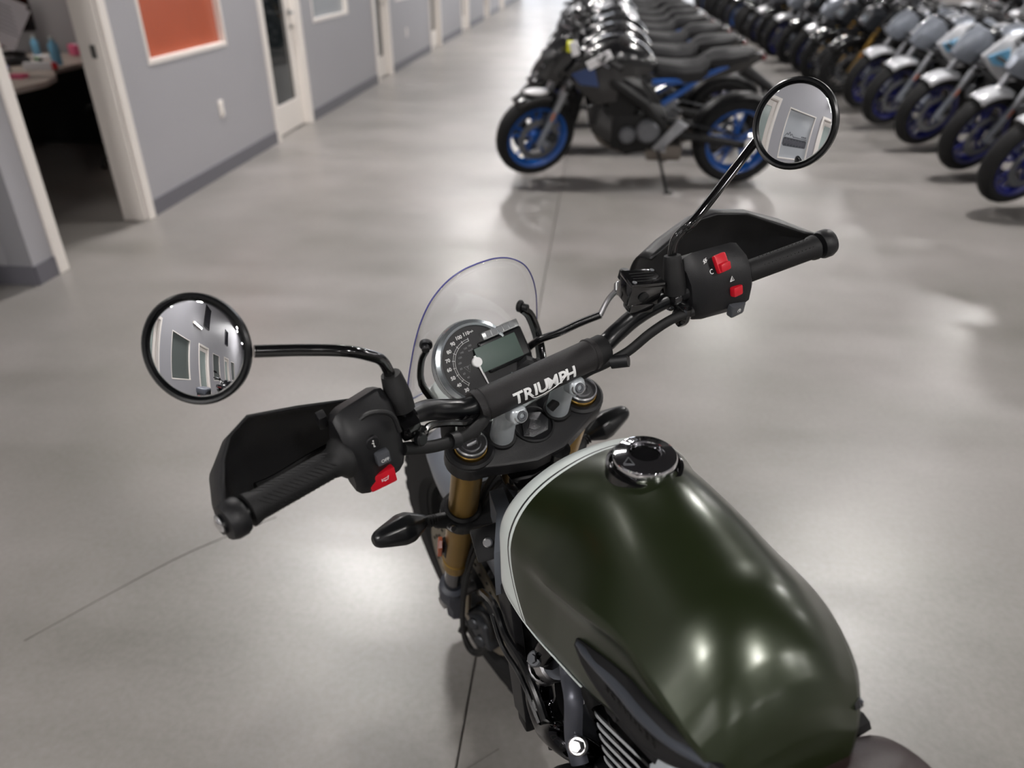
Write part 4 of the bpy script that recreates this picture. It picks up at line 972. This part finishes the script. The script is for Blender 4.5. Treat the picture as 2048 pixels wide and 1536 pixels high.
# ================================================================== motorcycles parked in rows
BLUEP = mat('blue_paint', (16, 76, 150), .28, coat=.3); NAVY = mat('dark_blue_paint', (44, 66, 112), .3, coat=.3); DEEPB = mat('deep_blue_rim', (18, 24, 92), .3)
BODYB = mat('black_paint', (20, 20, 22), .22, coat=.5); PALE = mat('pale_silver_paint', (206, 208, 212), .25, .2, coat=.4); SKY = mat('light_blue_paint', (120, 186, 226), .3)
DARKG = mat('dark_grey_paint', (42, 44, 48), .35, .3); SEATM = mat('seat_vinyl', (27, 27, 29), .6, spec=.35, bump=.2, bscale=300); YELLOW = mat('yellow_tag', (226, 226, 40), .5)
REDB = mat('red_paint', (196, 30, 40), .3, coat=.4); WHITEB = mat('white_bodywork', (226, 228, 232), .25, coat=.4); FORKG = mat('grey_fork', (150, 152, 156), .3, .8)
LENSM = mat('headlamp_glass', (120, 126, 132), .08); AMBER = mat('amber_lens', (204, 96, 30), .3)
GREYM = mat('engine_grey', (104, 106, 110), .4, .6)
BWB = 1.465; BS0 = V((1.57, 0, 0)); BSD = V((-math.sin(R(25)), 0, math.cos(R(25)))); BFD = V((math.cos(R(25)), 0, math.sin(R(25))))
def park_wheel(M_, r, w, rr, parent, name, rimm, disc, n=28):
    A = M_ @ frame((0, 0, 0), (0, 0, 1), (1, 0, 0), (0, 1, 0))
    pr = [(rr, -w*.8), (rr + (r-rr)*.55, -w), (r - .012, -w*.72), (r, -w*.25), (r, w*.25), (r - .012, w*.72), (rr + (r-rr)*.55, w), (rr, w*.8)]
    ty = MB(A).lathe(pr, n=n, closed=True).build(name, TYRE, parent, 50)
    q = MB(A); q.lathe([(rr + .006, -w*.85), (rr - .014, -w*.75), (rr - .03, -w*.2), (rr - .03, w*.2), (rr - .014, w*.75), (rr + .006, w*.85), (rr - .012, 0)], n=n, closed=True)
    q.lathe([(.022, -w*.7), (.042, -w*.6), (.042, w*.6), (.022, w*.7)], n=12)
    for k in range(5):
        a = 2*math.pi*k/5
        for d in (-.2, .2):
            q.tube([(.036*math.cos(a), .036*math.sin(a), 0), ((rr-.02)*math.cos(a+d), (rr-.02)*math.sin(a+d), 0)], [.016, .010], 6)
    q.build('rim', rimm, ty, 50)
    for s_ in ((-1, 1) if disc > .14 else (-1,)):
        MB(A).lathe([(disc, (w + .004)*s_), (disc, (w + .009)*s_), (disc*.7, (w + .009)*s_), (disc*.7, (w + .004)*s_)], n=24, closed=True).build('brake_disc', GREYM, ty)
    return ty
def make_bike(kind, steer, body, accent, rimm, forkm, fendm, subm, shroudm):
    adv = kind == 'adventure'
    root = empty('parked_motorcycle')
    F_ = MX.Translation(BS0) @ MX.Rotation(steer, 4, BSD) @ frame((0, 0, 0), BFD, (0, 1, 0), BSD)
    fr_, rrm = (.32, .24) if adv else (.30, .222)
    az = .37 if adv else .355
    WF = F_ @ frame((.03, 0, az), (math.cos(R(25)), 0, -math.sin(R(25))), (0, 1, 0), (math.sin(R(25)), 0, math.cos(R(25))))
    park_wheel(WF, fr_, .048 if adv else .058, rrm, root, 'front_wheel', rimm, .155)
    park_wheel(MX.Translation((0, 0, .315)), .315, .088, .222, root, 'rear_wheel', rimm, .11)
    for s_ in (1, -1):
        q = MB(F_); q.cyl((.03, .1*s_, .60), (.03, .1*s_, .98), .027, 12)
        u = q.build('fork_tube', forkm, root)
        q = MB(F_); q.cyl((.03, .1*s_, az - .03), (.03, .1*s_, .61), .024, 12); q.box((-.01, .1*s_, az), (.06, .035, .05), bev=.008, seg=1); q.build('fork_leg', forkm if adv else SILVERP, u)
        q = MB(F_); q.box((.045, .128*s_, .56), (.012, .008, .06), bev=.003, seg=1); q.build('side_reflector', AMBER, u)
        q = MB(F_); q.box((-.05, .085*s_, az + .04), (.09, .03, .06), bev=.01, seg=1, rot=(0, .5, 0)); q.build('brake_caliper', DARKG, u)
    q = MB(F_)
    for z in (.93, .76): q.box((.01, 0, z), (.09, .27, .03), bev=.012, seg=1)
    q.build('yoke', MATTE, root)
    q = MB(F_); hz = 1.12 if adv else 1.06
    q.tube([(-.09, .40, hz + .02), (-.05, .24, hz + .01), (.01, .10, hz - .03), (.02, 0, hz - .04), (.01, -.10, hz - .03), (-.05, -.24, hz + .01), (-.09, -.40, hz + .02)], .012, 8, 2)
    for s_ in (1, -1): q.tube([(.012, .06*s_, .93), (.015, .06*s_, hz - .03)], .016, 8)
    hb_ = q.build('handlebar', MATTE, root)
    for s_ in (1, -1):
        MB(F_).tube([(-.062, .29*s_, hz + .012), (-.092, .41*s_, hz + .021)], .018, 10).build('grip', RUBBER, hb_)
        MB(F_).box((-.04, .24*s_, hz + .01), (.06, .06, .07), bev=.012, seg=1).build('switch_housing', PLASTIC, hb_)
        MB(F_).tube([(.0, .23*s_, hz), (.03, .30*s_, hz - .01), (.0, .39*s_, hz)], .007, 6, 3).build('lever', FORKG, hb_)
        q = MB(F_); q.tube([(-.02, .22*s_, hz + .01), (.01, .27*s_, hz + .10), (-.02, .36*s_, hz + .17)], .006, 6, 3)
        q.ball((-.02, .39*s_, hz + .18), .05, None, 10, 6, (.3, 1.3, .8)); q.build('mirror', PLASTIC, root)
    # front fender
    q = MB(F_); rg = []
    for k in range(9):
        a = R((58 if not adv else 40) + k*(7 if not adv else 14)); hx = V((math.cos(R(25)), 0, -math.sin(R(25)))); hz_ = V((math.sin(R(25)), 0, math.cos(R(25))))
        c0 = V((.03, 0, az)); rad = fr_ + .02
        d = hx*math.cos(a) + hz_*math.sin(a)
        rg.append([c0 + d*(rad + .012*(1 - abs(u)**2) - .03*(abs(u) > .9)) + V((0, .072*u, 0)) for u in (-1, -.75, -.35, 0, .35, .75, 1)])
    q.loft(rg, closed=False, cap=False); f = q.build('front_fender', fendm, root, 60); md = f.modifiers.new('s', 'SOLIDIFY'); md.thickness = .004
    # headlamp
    q = MB(F_)
    if adv:
        q.loft([[V((x, a*w, z + b*h)) for a, b in ((1, .6), (.5, 1), (-.5, 1), (-1, .6), (-.8, -1), (.8, -1))] for x, w, z, h in ((.06, .12, .90, .12), (.16, .11, .89, .11), (.2, .08, .88, .08))])
        hl_ = q.build('headlamp_cowl', body, root)
        MB(F_).loft([[V((.06 + .33*t, a*(.07 - .05*t), .80 - .17*t + .02*b)) for a, b in ((1, -1), (1, 1), (-1, 1), (-1, -1))] for t in (0, .5, 1)]).build('beak', fendm, root)
        q = MB(F_); q.loft([[V((.12 - .11*t - .06*abs(u)**2, u*(.13 - .03*t), 1.0 + .28*t)) for u in (-1, -.6, -.2, .2, .6, 1)] for t in (0, .35, .7, 1)], closed=False, cap=False)
        w_ = q.build('windshield', CLEAR, root, 60); md = w_.modifiers.new('s', 'SOLIDIFY'); md.thickness = .004
    else:
        q.loft([[V((x, a*w, z + b*h)) for a, b in ((1, .2), (.6, 1), (-.6, 1), (-1, .2), (-.7, -1), (.7, -1))] for x, w, z, h in ((.04, .10, .92, .12), (.13, .11, .90, .13), (.21, .07, .86, .10), (.25, .03, .83, .05))])
        hl_ = q.build('headlamp_cowl', body, root)
        q = MB(F_); q.loft([[V((x, a*w, z + b*h)) for a, b in ((1, .2), (.6, 1), (-.6, 1), (-1, .2), (-.7, -1), (.7, -1))] for x, w, z, h in ((.00, .075, 1.0, .02), (.10, .085, 1.03, .03), (.14, .05, 1.0, .02))]); q.build('flyscreen', BODYB, root)
    MB(F_).box((.225 if not adv else .2, 0, .86), (.02, .09, .07), bev=.012, rot=(0, -.3, 0)).build('headlamp', LENSM, hl_)
    MB(F_).box((.03, 0, 1.02), (.02, .14, .085), bev=.008, rot=(0, -.5, 0)).build('dash_display', GLOSS, root)
    for s_ in (1, -1): MB(F_).tube([(.09, .1*s_, .80), (.10, .18*s_, .81), (.10, .23*s_, .81)], [.008, .014, .012], 6).build('indicator', PLASTIC, root)
    # tank, shrouds
    dz = .06 if adv else 0
    q = MB(); rows = [(.60, .035, .80), (.64, .09, .87), (.72, .125, .945), (.82, .15, .995), (.92, .158, 1.01), (1.02, .14, .985), (1.09, .10, .95), (1.12, .05, .90)]
    q.loft([[V((x, w*c, .80 + (zt - .80 + dz)*(s_ if s_ > 0 else s_*.3))) for c, s_ in ((1, -.4), (1.04, .2), (.95, .6), (.7, .86), (.35, .98), (0, 1), (-.35, .98), (-.7, .86), (-.95, .6), (-1.04, .2), (-1, -.4), (0, -.6))] for x, w, zt in dense(rows, 3)])
    tk = q.build('fuel_tank', body, root, 50)
    MB().cyl((.90, 0, 1.0 + dz), (.90, 0, 1.018 + dz), .045, 16, bev=.004).build('filler_cap', DARKG, tk)
    for s_ in (1, -1):
        FS_ = frame((0, 0, 0), (1, 0, 0), (0, 0, 1), (0, 1, 0))
        pl = [(.98, .97 + dz), (1.10, .95 + dz), (1.25, .80), (1.16, .70), (1.03, .60), (.90, .62), (.86, .80)]
        q = MB(); q.prism(pl, .135*s_, .175*s_, FS_, .012); sh_ = q.build('tank_shroud', shroudm, root)
        q = MB(); q.prism([(1.06, .86), (1.21, .80), (1.15, .735), (1.02, .72)], .170*s_, .181*s_, FS_, .004); q.build('shroud_panel', accent, sh_)
        q = MB(); q.prism([(.98, .60), (1.10, .58), (1.05, .40), (.80, .24), (.66, .27), (.78, .40)], .10*s_, .135*s_, FS_, .01)
        if not adv: q.build('belly_panel', BODYB, root)
        q = MB(); q.tube([(.66, .135*s_, .74), (.46, .125*s_, .745), (.36, .11*s_, .77)], .020, 8, flat=.6); q.tube([(.58, .14*s_, .60), (.45, .13*s_, .68), (.33, .11*s_, .77), (.16, .09*s_, .84)], .020, 8, flat=.6); q.build('subframe', subm, root)
        q = MB(); q.tube([(1.10, .05*s_, .86), (.92, .15*s_, .74), (.70, .16*s_, .60), (.56, .14*s_, .44)], [.035, .04, .04, .035], 8); q.build('frame_spar', MATTE if subm is not FORKG else FORKG, root)
        q = MB(); q.tube([(.52, .13*s_, .40), (.25, .135*s_, .36), (0, .12*s_, .315)], [.035, .03, .026], 8); q.box((0, .13*s_, .315), (.08, .02, .05), bev=.006, seg=1); q.build('swingarm', MATTE, root)
        q = MB(); q.prism([(.46, .50), (.52, .42), (.62, .30), (.56, .26), (.50, .34), (.38, .46)], .15*s_, .165*s_, FS_, .004); q.tube([(.54, .16*s_, .30), (.54, .23*s_, .30)], .011, 6); q.build('footpeg_bracket', FORKG, root)
    # seat, tail
    q = MB(); q.loft([[V((x, w*c, z + h*s_)) for c, s_ in ((1, -1), (1, .2), (.75, .85), (0, 1), (-.75, .85), (-1, .2), (-1, -1))] for x, w, z, h in ((.66, .06, .82, .04), (.60, .10, .805, .05), (.45, .14, .79, .05), (.34, .14, .80, .05), (.29, .12, .84, .05), (.28, .1, .86, .03))]); q.build('rider_seat', SEATM, root)
    q = MB(); q.loft([[V((x, w*c, z + h*s_)) for c, s_ in ((1, -1), (1, .2), (.75, .85), (0, 1), (-.75, .85), (-1, .2), (-1, -1))] for x, w, z, h in ((.30, .08, .86, .03), (.25, .11, .875, .04), (.14, .115, .885, .04), (.04, .09, .90, .032), (-.02, .05, .91, .02))]); q.build('pillion_seat', SEATM, root)
    q = MB(); q.loft([[V((x, w*c, z + h*s_)) for c, s_ in ((1, 1), (-1, 1), (-.7, -1), (.7, -1))] for x, w, z, h in ((.40, .11, .74, .03), (.18, .11, .81, .045), (.03, .085, .85, .04), (-.08, .04, .885, .022))]); q.build('tail_cowl', body, root)
    MB().box((-.085, 0, .875), (.03, .08, .028), bev=.008).build('tail_light', mat('tail_lens', (96, 12, 20), .2), root)
    q = MB(); q.tube([(.04, 0, .80), (-.16, 0, .68), (-.27, 0, .56)], [.045, .03, .03], 8); q.box((-.29, 0, .53), (.01, .18, .11), rot=(0, .35, 0)); q.build('plate_holder', PLASTIC, root)
    q = MB(); rg = []
    for k in range(7):
        a = R(20 + k*20); rg.append([V((.335*math.cos(a), .085*u, .315 + .335*math.sin(a) - .02*abs(u))) for u in (-1, -.5, 0, .5, 1)])
    q.loft(rg, closed=False, cap=False); h_ = q.build('rear_hugger', PLASTIC, root, 60); md = h_.modifiers.new('s', 'SOLIDIFY'); md.thickness = .004
    # engine
    q = MB(); q.box((.72, 0, .40), (.40, .30, .26), bev=.05, seg=2); q.box((.84, 0, .60), (.24, .28, .26), bev=.03, seg=1, rot=(0, -.35, 0)); en = q.build('engine', MATTE, root)
    MB().cyl((.66, .14, .42), (.66, .19, .42), .085, 18, bev=.02).build('clutch_cover', GREYM, en)
    MB().cyl((.66, -.14, .42), (.66, -.19, .42), .085, 18, bev=.02).build('clutch_cover', GREYM, en)
    MB().cyl((.80, .14, .39), (.80, .18, .39), .06, 16, bev=.015).build('generator_cover', GREYM, en)
    MB().cyl((.80, -.14, .39), (.80, -.18, .39), .06, 16, bev=.015).build('generator_cover', GREYM, en)
    MB().box((1.02, 0, .60), (.05, .30, .30), bev=.01, rot=(0, -.2, 0)).build('radiator', PLASTIC, root)
    q = MB(); 
    for y in (-.08, .08): q.tube([(.97, y, .60), (1.03, y, .46), (.98, y*.8, .32), (.82, y*.4, .24), (.64, -.02, .23)], .02, 8, 3)
    q.box((.52, 0, .24), (.26, .20, .12), bev=.03); q.build('exhaust', mat_exh, root)
    MB().tube([(.40, -.12, .25), (.30, -.17, .31), (.12, -.18, .40)], [.03, .05, .05], 10).build('silencer', mat_exh, root)
    MB().tube([(.0, .105, .365), (.30, .105, .44), (.5, .105, .46)], .008, 6).build('chain', DARKG, root)
    q = MB(); q.tube([(.58, .15, .30), (.52, .25, .10), (.50, .30, .035)], .011, 6); q.box((.49, .31, .032), (.06, .04, .008)); q.build('side_stand', MATTE, root)
    return root
mat_exh = mat('exhaust_steel', (110, 104, 98), .3, .8)
protos = {
 'naked_blue': make_bike('naked', .42, BODYB, NAVY, BLUEP, FORKG, BODYB, BLUEP, BODYB),
 'naked_black': make_bike('naked', .42, BODYB, DARKG, MATTE, FORKG, BODYB, MATTE, BODYB),
 'naked_silver': make_bike('naked', .38, SILVERP, SKY, DEEPB, FORKG, PALE, FORKG, PALE),
 'naked_white': make_bike('naked', .38, WHITEB, REDB, MATTE, FORKG, WHITEB, MATTE, WHITEB),
 'adventure_gold': make_bike('adventure', .35, DARKG, PALE, MATTE, GOLD, BODYB, MATTE, BODYB),
 'naked_goldfork': make_bike('naked', .38, BODYB, BLUEP, DEEPB, GOLD, PALE, BLUEP, SILVERP),
}
index_kids(); used = set()
def park(kind, fx, y, head, lean, label, group):
    """front contact at x = fx, wheels on the floor"""
    p = protos[kind]
    o = p if kind not in used else copy_tree(p)
    used.add(kind)
    h = R(head); o.location = (fx - BWB*math.cos(h), y - BWB*math.sin(h), .012); o.rotation_euler = (-R(lean), 0, h)
    o['label'] = label; o['category'] = 'motorcycle'; o['group'] = group; return o
GL_ = 'motorcycles in the centre row'; GRR = 'motorcycles in the right-hand row'; GB = 'motorcycles in the second row on the right'
ordn = ['first', 'second', 'third', 'fourth', 'fifth', 'sixth', 'seventh', 'eighth', 'ninth', 'tenth', 'eleventh', 'twelfth', 'thirteenth', 'fourteenth', 'fifteenth', 'sixteenth', 'seventeenth', 'eighteenth', 'nineteenth', 'twentieth', 'twenty-first', 'twenty-second']
colr = {'naked_blue': 'black naked motorcycle with bright blue wheels', 'naked_black': 'all-black naked motorcycle', 'naked_silver': 'silver naked motorcycle with deep blue wheels', 'naked_white': 'white and red naked motorcycle', 'adventure_gold': 'dark motorcycle with gold forks and tall screen', 'naked_goldfork': 'black and blue motorcycle with gold forks'}
seq = ['naked_blue', 'naked_black', 'naked_goldfork', 'naked_blue', 'naked_white', 'naked_black', 'naked_black', 'naked_black', 'naked_black', 'adventure_gold', 'naked_black', 'naked_black', 'naked_blue', 'naked_black', 'naked_black']
for i, k in enumerate(seq):
    lb = 'black naked motorcycle with blue wheels and blue subframe, first of the centre row' if i == 0 else '%s, %s in the centre row' % (colr[k], ordn[i])
    b_ = park(k, -.45 + .02*(i % 3), 5.66 + .93*i + .03*((i*7) % 3), 184 if i == 0 else 182 + (i*5) % 4, 7, lb, GL_)
    if i == 0: first_bike = b_
seqr = ['naked_goldfork', 'naked_silver', 'naked_silver', 'naked_silver', 'naked_silver', 'adventure_gold', 'adventure_gold', 'naked_silver', 'naked_black', 'naked_silver', 'adventure_gold', 'naked_silver', 'naked_black', 'naked_black', 'naked_blue', 'naked_black', 'naked_silver', 'naked_black', 'naked_black', 'naked_black', 'naked_blue', 'naked_black']
for i, k in enumerate(seqr):
    park(k, 2.72 + .03*((i*5) % 3), 5.26 + .86*i, 181 + (i*3) % 5, 7, '%s, %s in the right-hand row' % (colr[k], ordn[i]), GRR)
seqb = ['naked_white', 'naked_silver', 'naked_black', 'naked_silver', 'naked_blue', 'naked_silver', 'naked_black', 'naked_silver', 'naked_black', 'naked_white']
for i, k in enumerate(seqb):
    park(k, 6.6, 7.6 + .95*i, 180, 7, '%s, %s in the second row on the right' % (colr[k], ordn[i]), GB)
# first centre-row bike: yellow tag, and white patches painting in lamp glare
GLARE = mat('white_glare', (236, 236, 238), .4)
for nm, bx_, m_ in (('paper_tag', ((1.03, .22, .90), (.17, .02, .055), (0, .5, -.1)), GLARE), ('paper_tag', ((1.20, .30, .99), (.05, .012, .09), (0, .3, 0)), GLARE), ('yellow_tag', ((1.22, .20, .98), (.05, .05, .06), (0, 0, 0)), YELLOW)):
    MB().box(bx_[0], bx_[1], bev=.004, rot=bx_[2]).build(nm, m_, first_bike, label='bright yellow key tag' if nm[0] == 'y' else 'white patch painting in lamp glare')
MB().ball((1.44, .10, .665), .06, None, 14, 8, (1.5, .9, .35)).build('fender_glare', GLARE, first_bike, label='white patch painting in lamp glare on the front fender')
# touring machine with side cases that stands behind the camera and shows in the left mirror
tb = copy_tree(protos['naked_black']); tb.location = (-1.5, -2.5, .012); tb.rotation_euler = (-R(6), 0, R(263)); tb.name = 'touring_motorcycle'
tb['label'] = 'black touring motorcycle with grey side cases, seen in the left mirror'; tb['category'] = 'motorcycle'
if 'group' in tb: del tb['group']
CASE = mat('grey_case', (92, 96, 106), .35); CASED = mat('dark_case', (44, 46, 52), .4)
for s_ in (1, -1):
    q = MB(); q.box((-.05, .33*s_, .62), (.50, .19, .34), bev=.05, seg=3); c_ = q.build('side_case', CASED, tb)
    q = MB(); q.box((-.05, .335*s_, .74), (.51, .20, .13), bev=.045, seg=3); q.build('case_lid', CASE, c_)
    MB().box((-.31, .36*s_, .60), (.02, .05, .10), bev=.005).build('case_reflector', REDP, c_)

# ================================================================== office seen through the open doorway
OX = WX - T
DESK = mat('desk_laminate', (170, 160, 152), .4); DARKF = mat('dark_fabric', (10, 10, 11), .9, spec=.2); DARKP = mat('dark_office_plastic', (18, 18, 20), .5)
d = empty('office_desk', (-4.5, 5.5, 0), label='pale laminate office desk crowded with small things, inside the open doorway', category='desk')
MB().prism([(-.80, -1.05), (.82, -1.05), (.84, -.5), (.75, -.25), (.52, .05), (.50, 1.0), (-.80, 1.0)], .71, .745, None, .004).build('desk_top', DESK, d)
MB().box((-.15, .96, .36), (1.2, .03, .68)).build('modesty_panel', DARKP, d)
for x, y in ((-.75, -.98), (-.75, .9), (.44, .9), (.70, -.95)): MB().box((x, y, .355), (.05, .05, .71)).build('leg', DARKP, d)
MB().box((-.5, -.1, .36), (.45, .9, .70), bev=.005).build('drawer_unit', DARKP, d)
c = empty('office_chair', (-3.60, 5.78, 0), (0, 0, R(190)), label='black office chair with mesh back, in the dark under the desk', category='chair')
MB().box((0, 0, .46), (.46, .46, .08), bev=.03, seg=3).build('seat', DARKF, c)
q = MB(); q.loft([[V((-.20 - .05*math.sin(t*2), u*.22, .52 + .46*t)) for u in (-1, -.5, 0, .5, 1)] for t in (0, .3, .6, 1)], closed=False, cap=False); bk = q.build('backrest', DARKF, c, 60); md = bk.modifiers.new('s', 'SOLIDIFY'); md.thickness = .03
MB().cyl((0, 0, .10), (0, 0, .42), .03, 12).build('gas_column', DARKP, c)
for k in range(5):
    a = 2*math.pi*k/5 + .3
    l_ = MB().tube([(0, 0, .11), (.28*math.cos(a), .28*math.sin(a), .075)], [.03, .018], 8).build('leg', DARKP, c)
    MB().cyl((.28*math.cos(a) - .012, .28*math.sin(a), .035), (.28*math.cos(a) + .012, .28*math.sin(a), .035), .03, 12).build('caster', mat('caster_grey%d' % k, (70, 70, 70), .4), l_)
for s_ in (1, -1): MB().tube([(0, .22*s_, .46), (0, .28*s_, .52), (0, .28*s_, .66), (.12, .28*s_, .68), (-.1, .28*s_, .68)], .018, 8).build('armrest', DARKP, c)
mo = empty('computer_monitor', (-4.85, 6.25, .745), (0, 0, R(-35)), label='black computer monitor standing at the back of the office desk', category='monitor')
MB().box((0, 0, .01), (.2, .24, .02), bev=.008).build('stand_base', DARKP, mo); MB().cyl((0, 0, .02), (-.02, 0, .2), .02, 10).build('stand_neck', DARKP, mo)
sc_ = MB().box((0, 0, .34), (.04, .56, .34), bev=.01).build('bezel', DARKP, mo); MB().box((.021, 0, .345), (.004, .53, .3)).build('screen', GLOSS, sc_)
PAPER = mat('white_paper', (232, 232, 238), .8); PINK = mat('pink_plastic', (236, 110, 150), .5); TEAL = mat('pale_blue_plastic', (120, 180, 214), .4); PURP = mat('purple_plastic', (74, 70, 160), .5); GRN = mat('green_plastic', (70, 150, 80), .5)
q = MB(); 
for k in range(2): q.box((0, .012*k, .0 - .02*k), (.22, .004, .30), rot=(0, .5 + .12*k, 0))
pp = q.build('paper_sheets', PAPER, None, 0); pp.location = (-4.02, 5.25, 1.10); pp.rotation_euler = (R(8), 0, R(30)); pp['label'] = 'white printed sheets hung at an angle above the office desk'; pp['category'] = 'paper'; 
q = MB()
for k in range(7): q.box((.0, -.0045, .1 - .03*k), (.15, .001, .006), rot=(0, .5, 0))
q.build('printed_lines', mat('grey_ink', (150, 150, 158), .8), pp, 0)
MB().cyl((-.1, .0, .15), (-.1, .0, .6), .004, 6).build('string', DARKP, pp)
def clutter(name, lab, x, y, parts):
    o = empty(name, (x, y, .7455), (0, 0, random.uniform(-.8, .8)), label=lab, category=name.split('_')[-1])
    for nm, mb_, m_ in parts: mb_.build(nm, m_, o)
bott = lambda r, h: [('bottle_body', MB().lathe([(r*.9, 0), (r, .005), (r, h*.7), (r*.4, h*.85), (r*.4, h*.9)], n=14), TEAL), ('cap', MB().lathe([(r*.45, h*.9), (r*.45, h), (1e-5, h)], n=12), WHITEP)]
clutter('spray_bottle', 'pale blue spray bottle on the office desk by the door jamb', -4.08, 5.77, bott(.035, .2))
clutter('lotion_bottle', 'small white-capped blue bottle at the back of the desk', -4.61, 6.30, bott(.03, .15))
clutter('tape_gun', 'white and red handheld tape dispenser lying on the desk edge', -4.03, 5.48, [('body', MB().box((0, 0, .03), (.2, .05, .06), bev=.015), WHITEB), ('handle', MB().box((.1, 0, .03), (.06, .04, .05), bev=.012), REDB)])
clutter('pink_tissue_box', 'pink patterned box on the far side of the desk', -4.30, 6.38, [('carton', MB().box((0, 0, .04), (.13, .11, .08), bev=.004), PINK), ('opening', MB().box((0, 0, .081), (.07, .03, .002)), PAPER)])
clutter('sticky_notes', 'stack of bright pink sticky notes at the desk corner', -3.95, 5.13, [('block', MB().box((0, 0, .012), (.11, .10, .024), bev=.002), PINK)])
clutter('stapler', 'purple stapler beside the pink sticky notes', -4.29, 5.42, [('base', MB().box((0, 0, .008), (.17, .035, .012), bev=.004), DARKP), ('arm', MB().box((.0, 0, .035), (.16, .032, .025), bev=.008, rot=(0, .1, 0)), PURP)])
clutter('desk_phone', 'dark grey desk telephone in the middle of the desk', -4.42, 5.75, [('base', MB().box((0, 0, .025), (.18, .20, .05), bev=.012), DARKG), ('handset', MB().tube([(-.05, -.1, .06), (-.05, -.04, .075), (-.05, .04, .075), (-.05, .1, .06)], .02, 8, 3), DARKP)])
clutter('pen_cup', 'dark cup full of coloured pens on the office desk', -4.72, 6.02, [('cup', MB().lathe([(.03, 0), (.036, .1), (.033, .1), (.028, .004)], n=16), DARKP), ('pen', MB().tube([(.0, .01, .02), (.02, .02, .16)], .005, 6), REDB), ('pen', MB().tube([(-.01, 0, .02), (-.03, .0, .15)], .005, 6), PURP), ('pen', MB().tube([(.01, -.01, .02), (.0, -.03, .15)], .005, 6), GRN)])
clutter('mug', 'white mug beside the dark pen cup', -4.62, 5.98, [('cup', MB().lathe([(.035, 0), (.04, .09), (.036, .09), (.032, .006)], n=16), WHITEB), ('handle', MB().tube([(.038, 0, .02), (.065, 0, .03), (.065, 0, .065), (.039, 0, .075)], .006, 6, 3), WHITEB)])
clutter('marker_pen_box', 'small purple and red box near the open doorway', -4.12, 6.30, [('carton', MB().box((0, 0, .05), (.06, .09, .10), bev=.003), PURP), ('band', MB().box((0, 0, .075), (.062, .092, .03)), TEAL)])
ol = empty('office_fill_light', (-4.7, 5.6, 2.70), label='unseen white panel light added above the desk to brighten the office', category='lamp')  # unseen fill light, added to brighten the office interior
MB().box((0, 0, 0), (1.2, .6, .03)).build('fill_light_housing', TRIMM, ol); MB().box((0, 0, -.018), (1.14, .54, .006)).build('fill_light_diffuser', mat('office_fill_diffuser', (255, 246, 236), .5, emit=8.), ol)
clutter('paper_stack', 'small stack of white paper slips at the back of the desk', -4.45, 6.12, [('sheets', MB().box((0, 0, .01), (.16, .11, .02)), PAPER)])
clutter('green_marker', 'green marker lying in front of the small blue bottle', -4.40, 6.00, [('barrel', MB().cyl((-.06, 0, .012), (.05, 0, .012), .011, 12), GRN), ('cap', MB().cyl((.05, 0, .012), (.075, 0, .012), .012, 12), DARKP)])
clutter('hand_cream', 'red-capped white tube beside the tape dispenser', -4.12, 5.62, [('tube_body', MB().loft([[V((-.07 + .12*t, .022*c, .018 + .016*q_*(.3 + .7*t))) for c, q_ in ((1, 0), (.7, .7), (0, 1), (-.7, .7), (-1, 0), (-.7, -.7), (0, -1), (.7, -.7))] for t in (0, .5, 1)]), WHITEP), ('cap', MB().cyl((.05, 0, .018), (.08, 0, .018), .016, 12), REDB)])
# far end of the showroom: blue banner stand beyond the right-hand row
bn = empty('banner_stand', (8.35, 17.6, 0), label='blue fabric banner stand beyond the right-hand row of motorcycles', category='banner')
MB().box((0, 0, 1.0), (.9, .02, 1.9), bev=.004).build('banner_fabric', BLUEP, bn); MB().box((0, 0, .03), (.95, .16, .06), bev=.01).build('stand_base', SILVERP, bn); MB().cyl((0, .03, .06), (0, .03, 1.95), .012, 8).build('pole', SILVERP, bn)
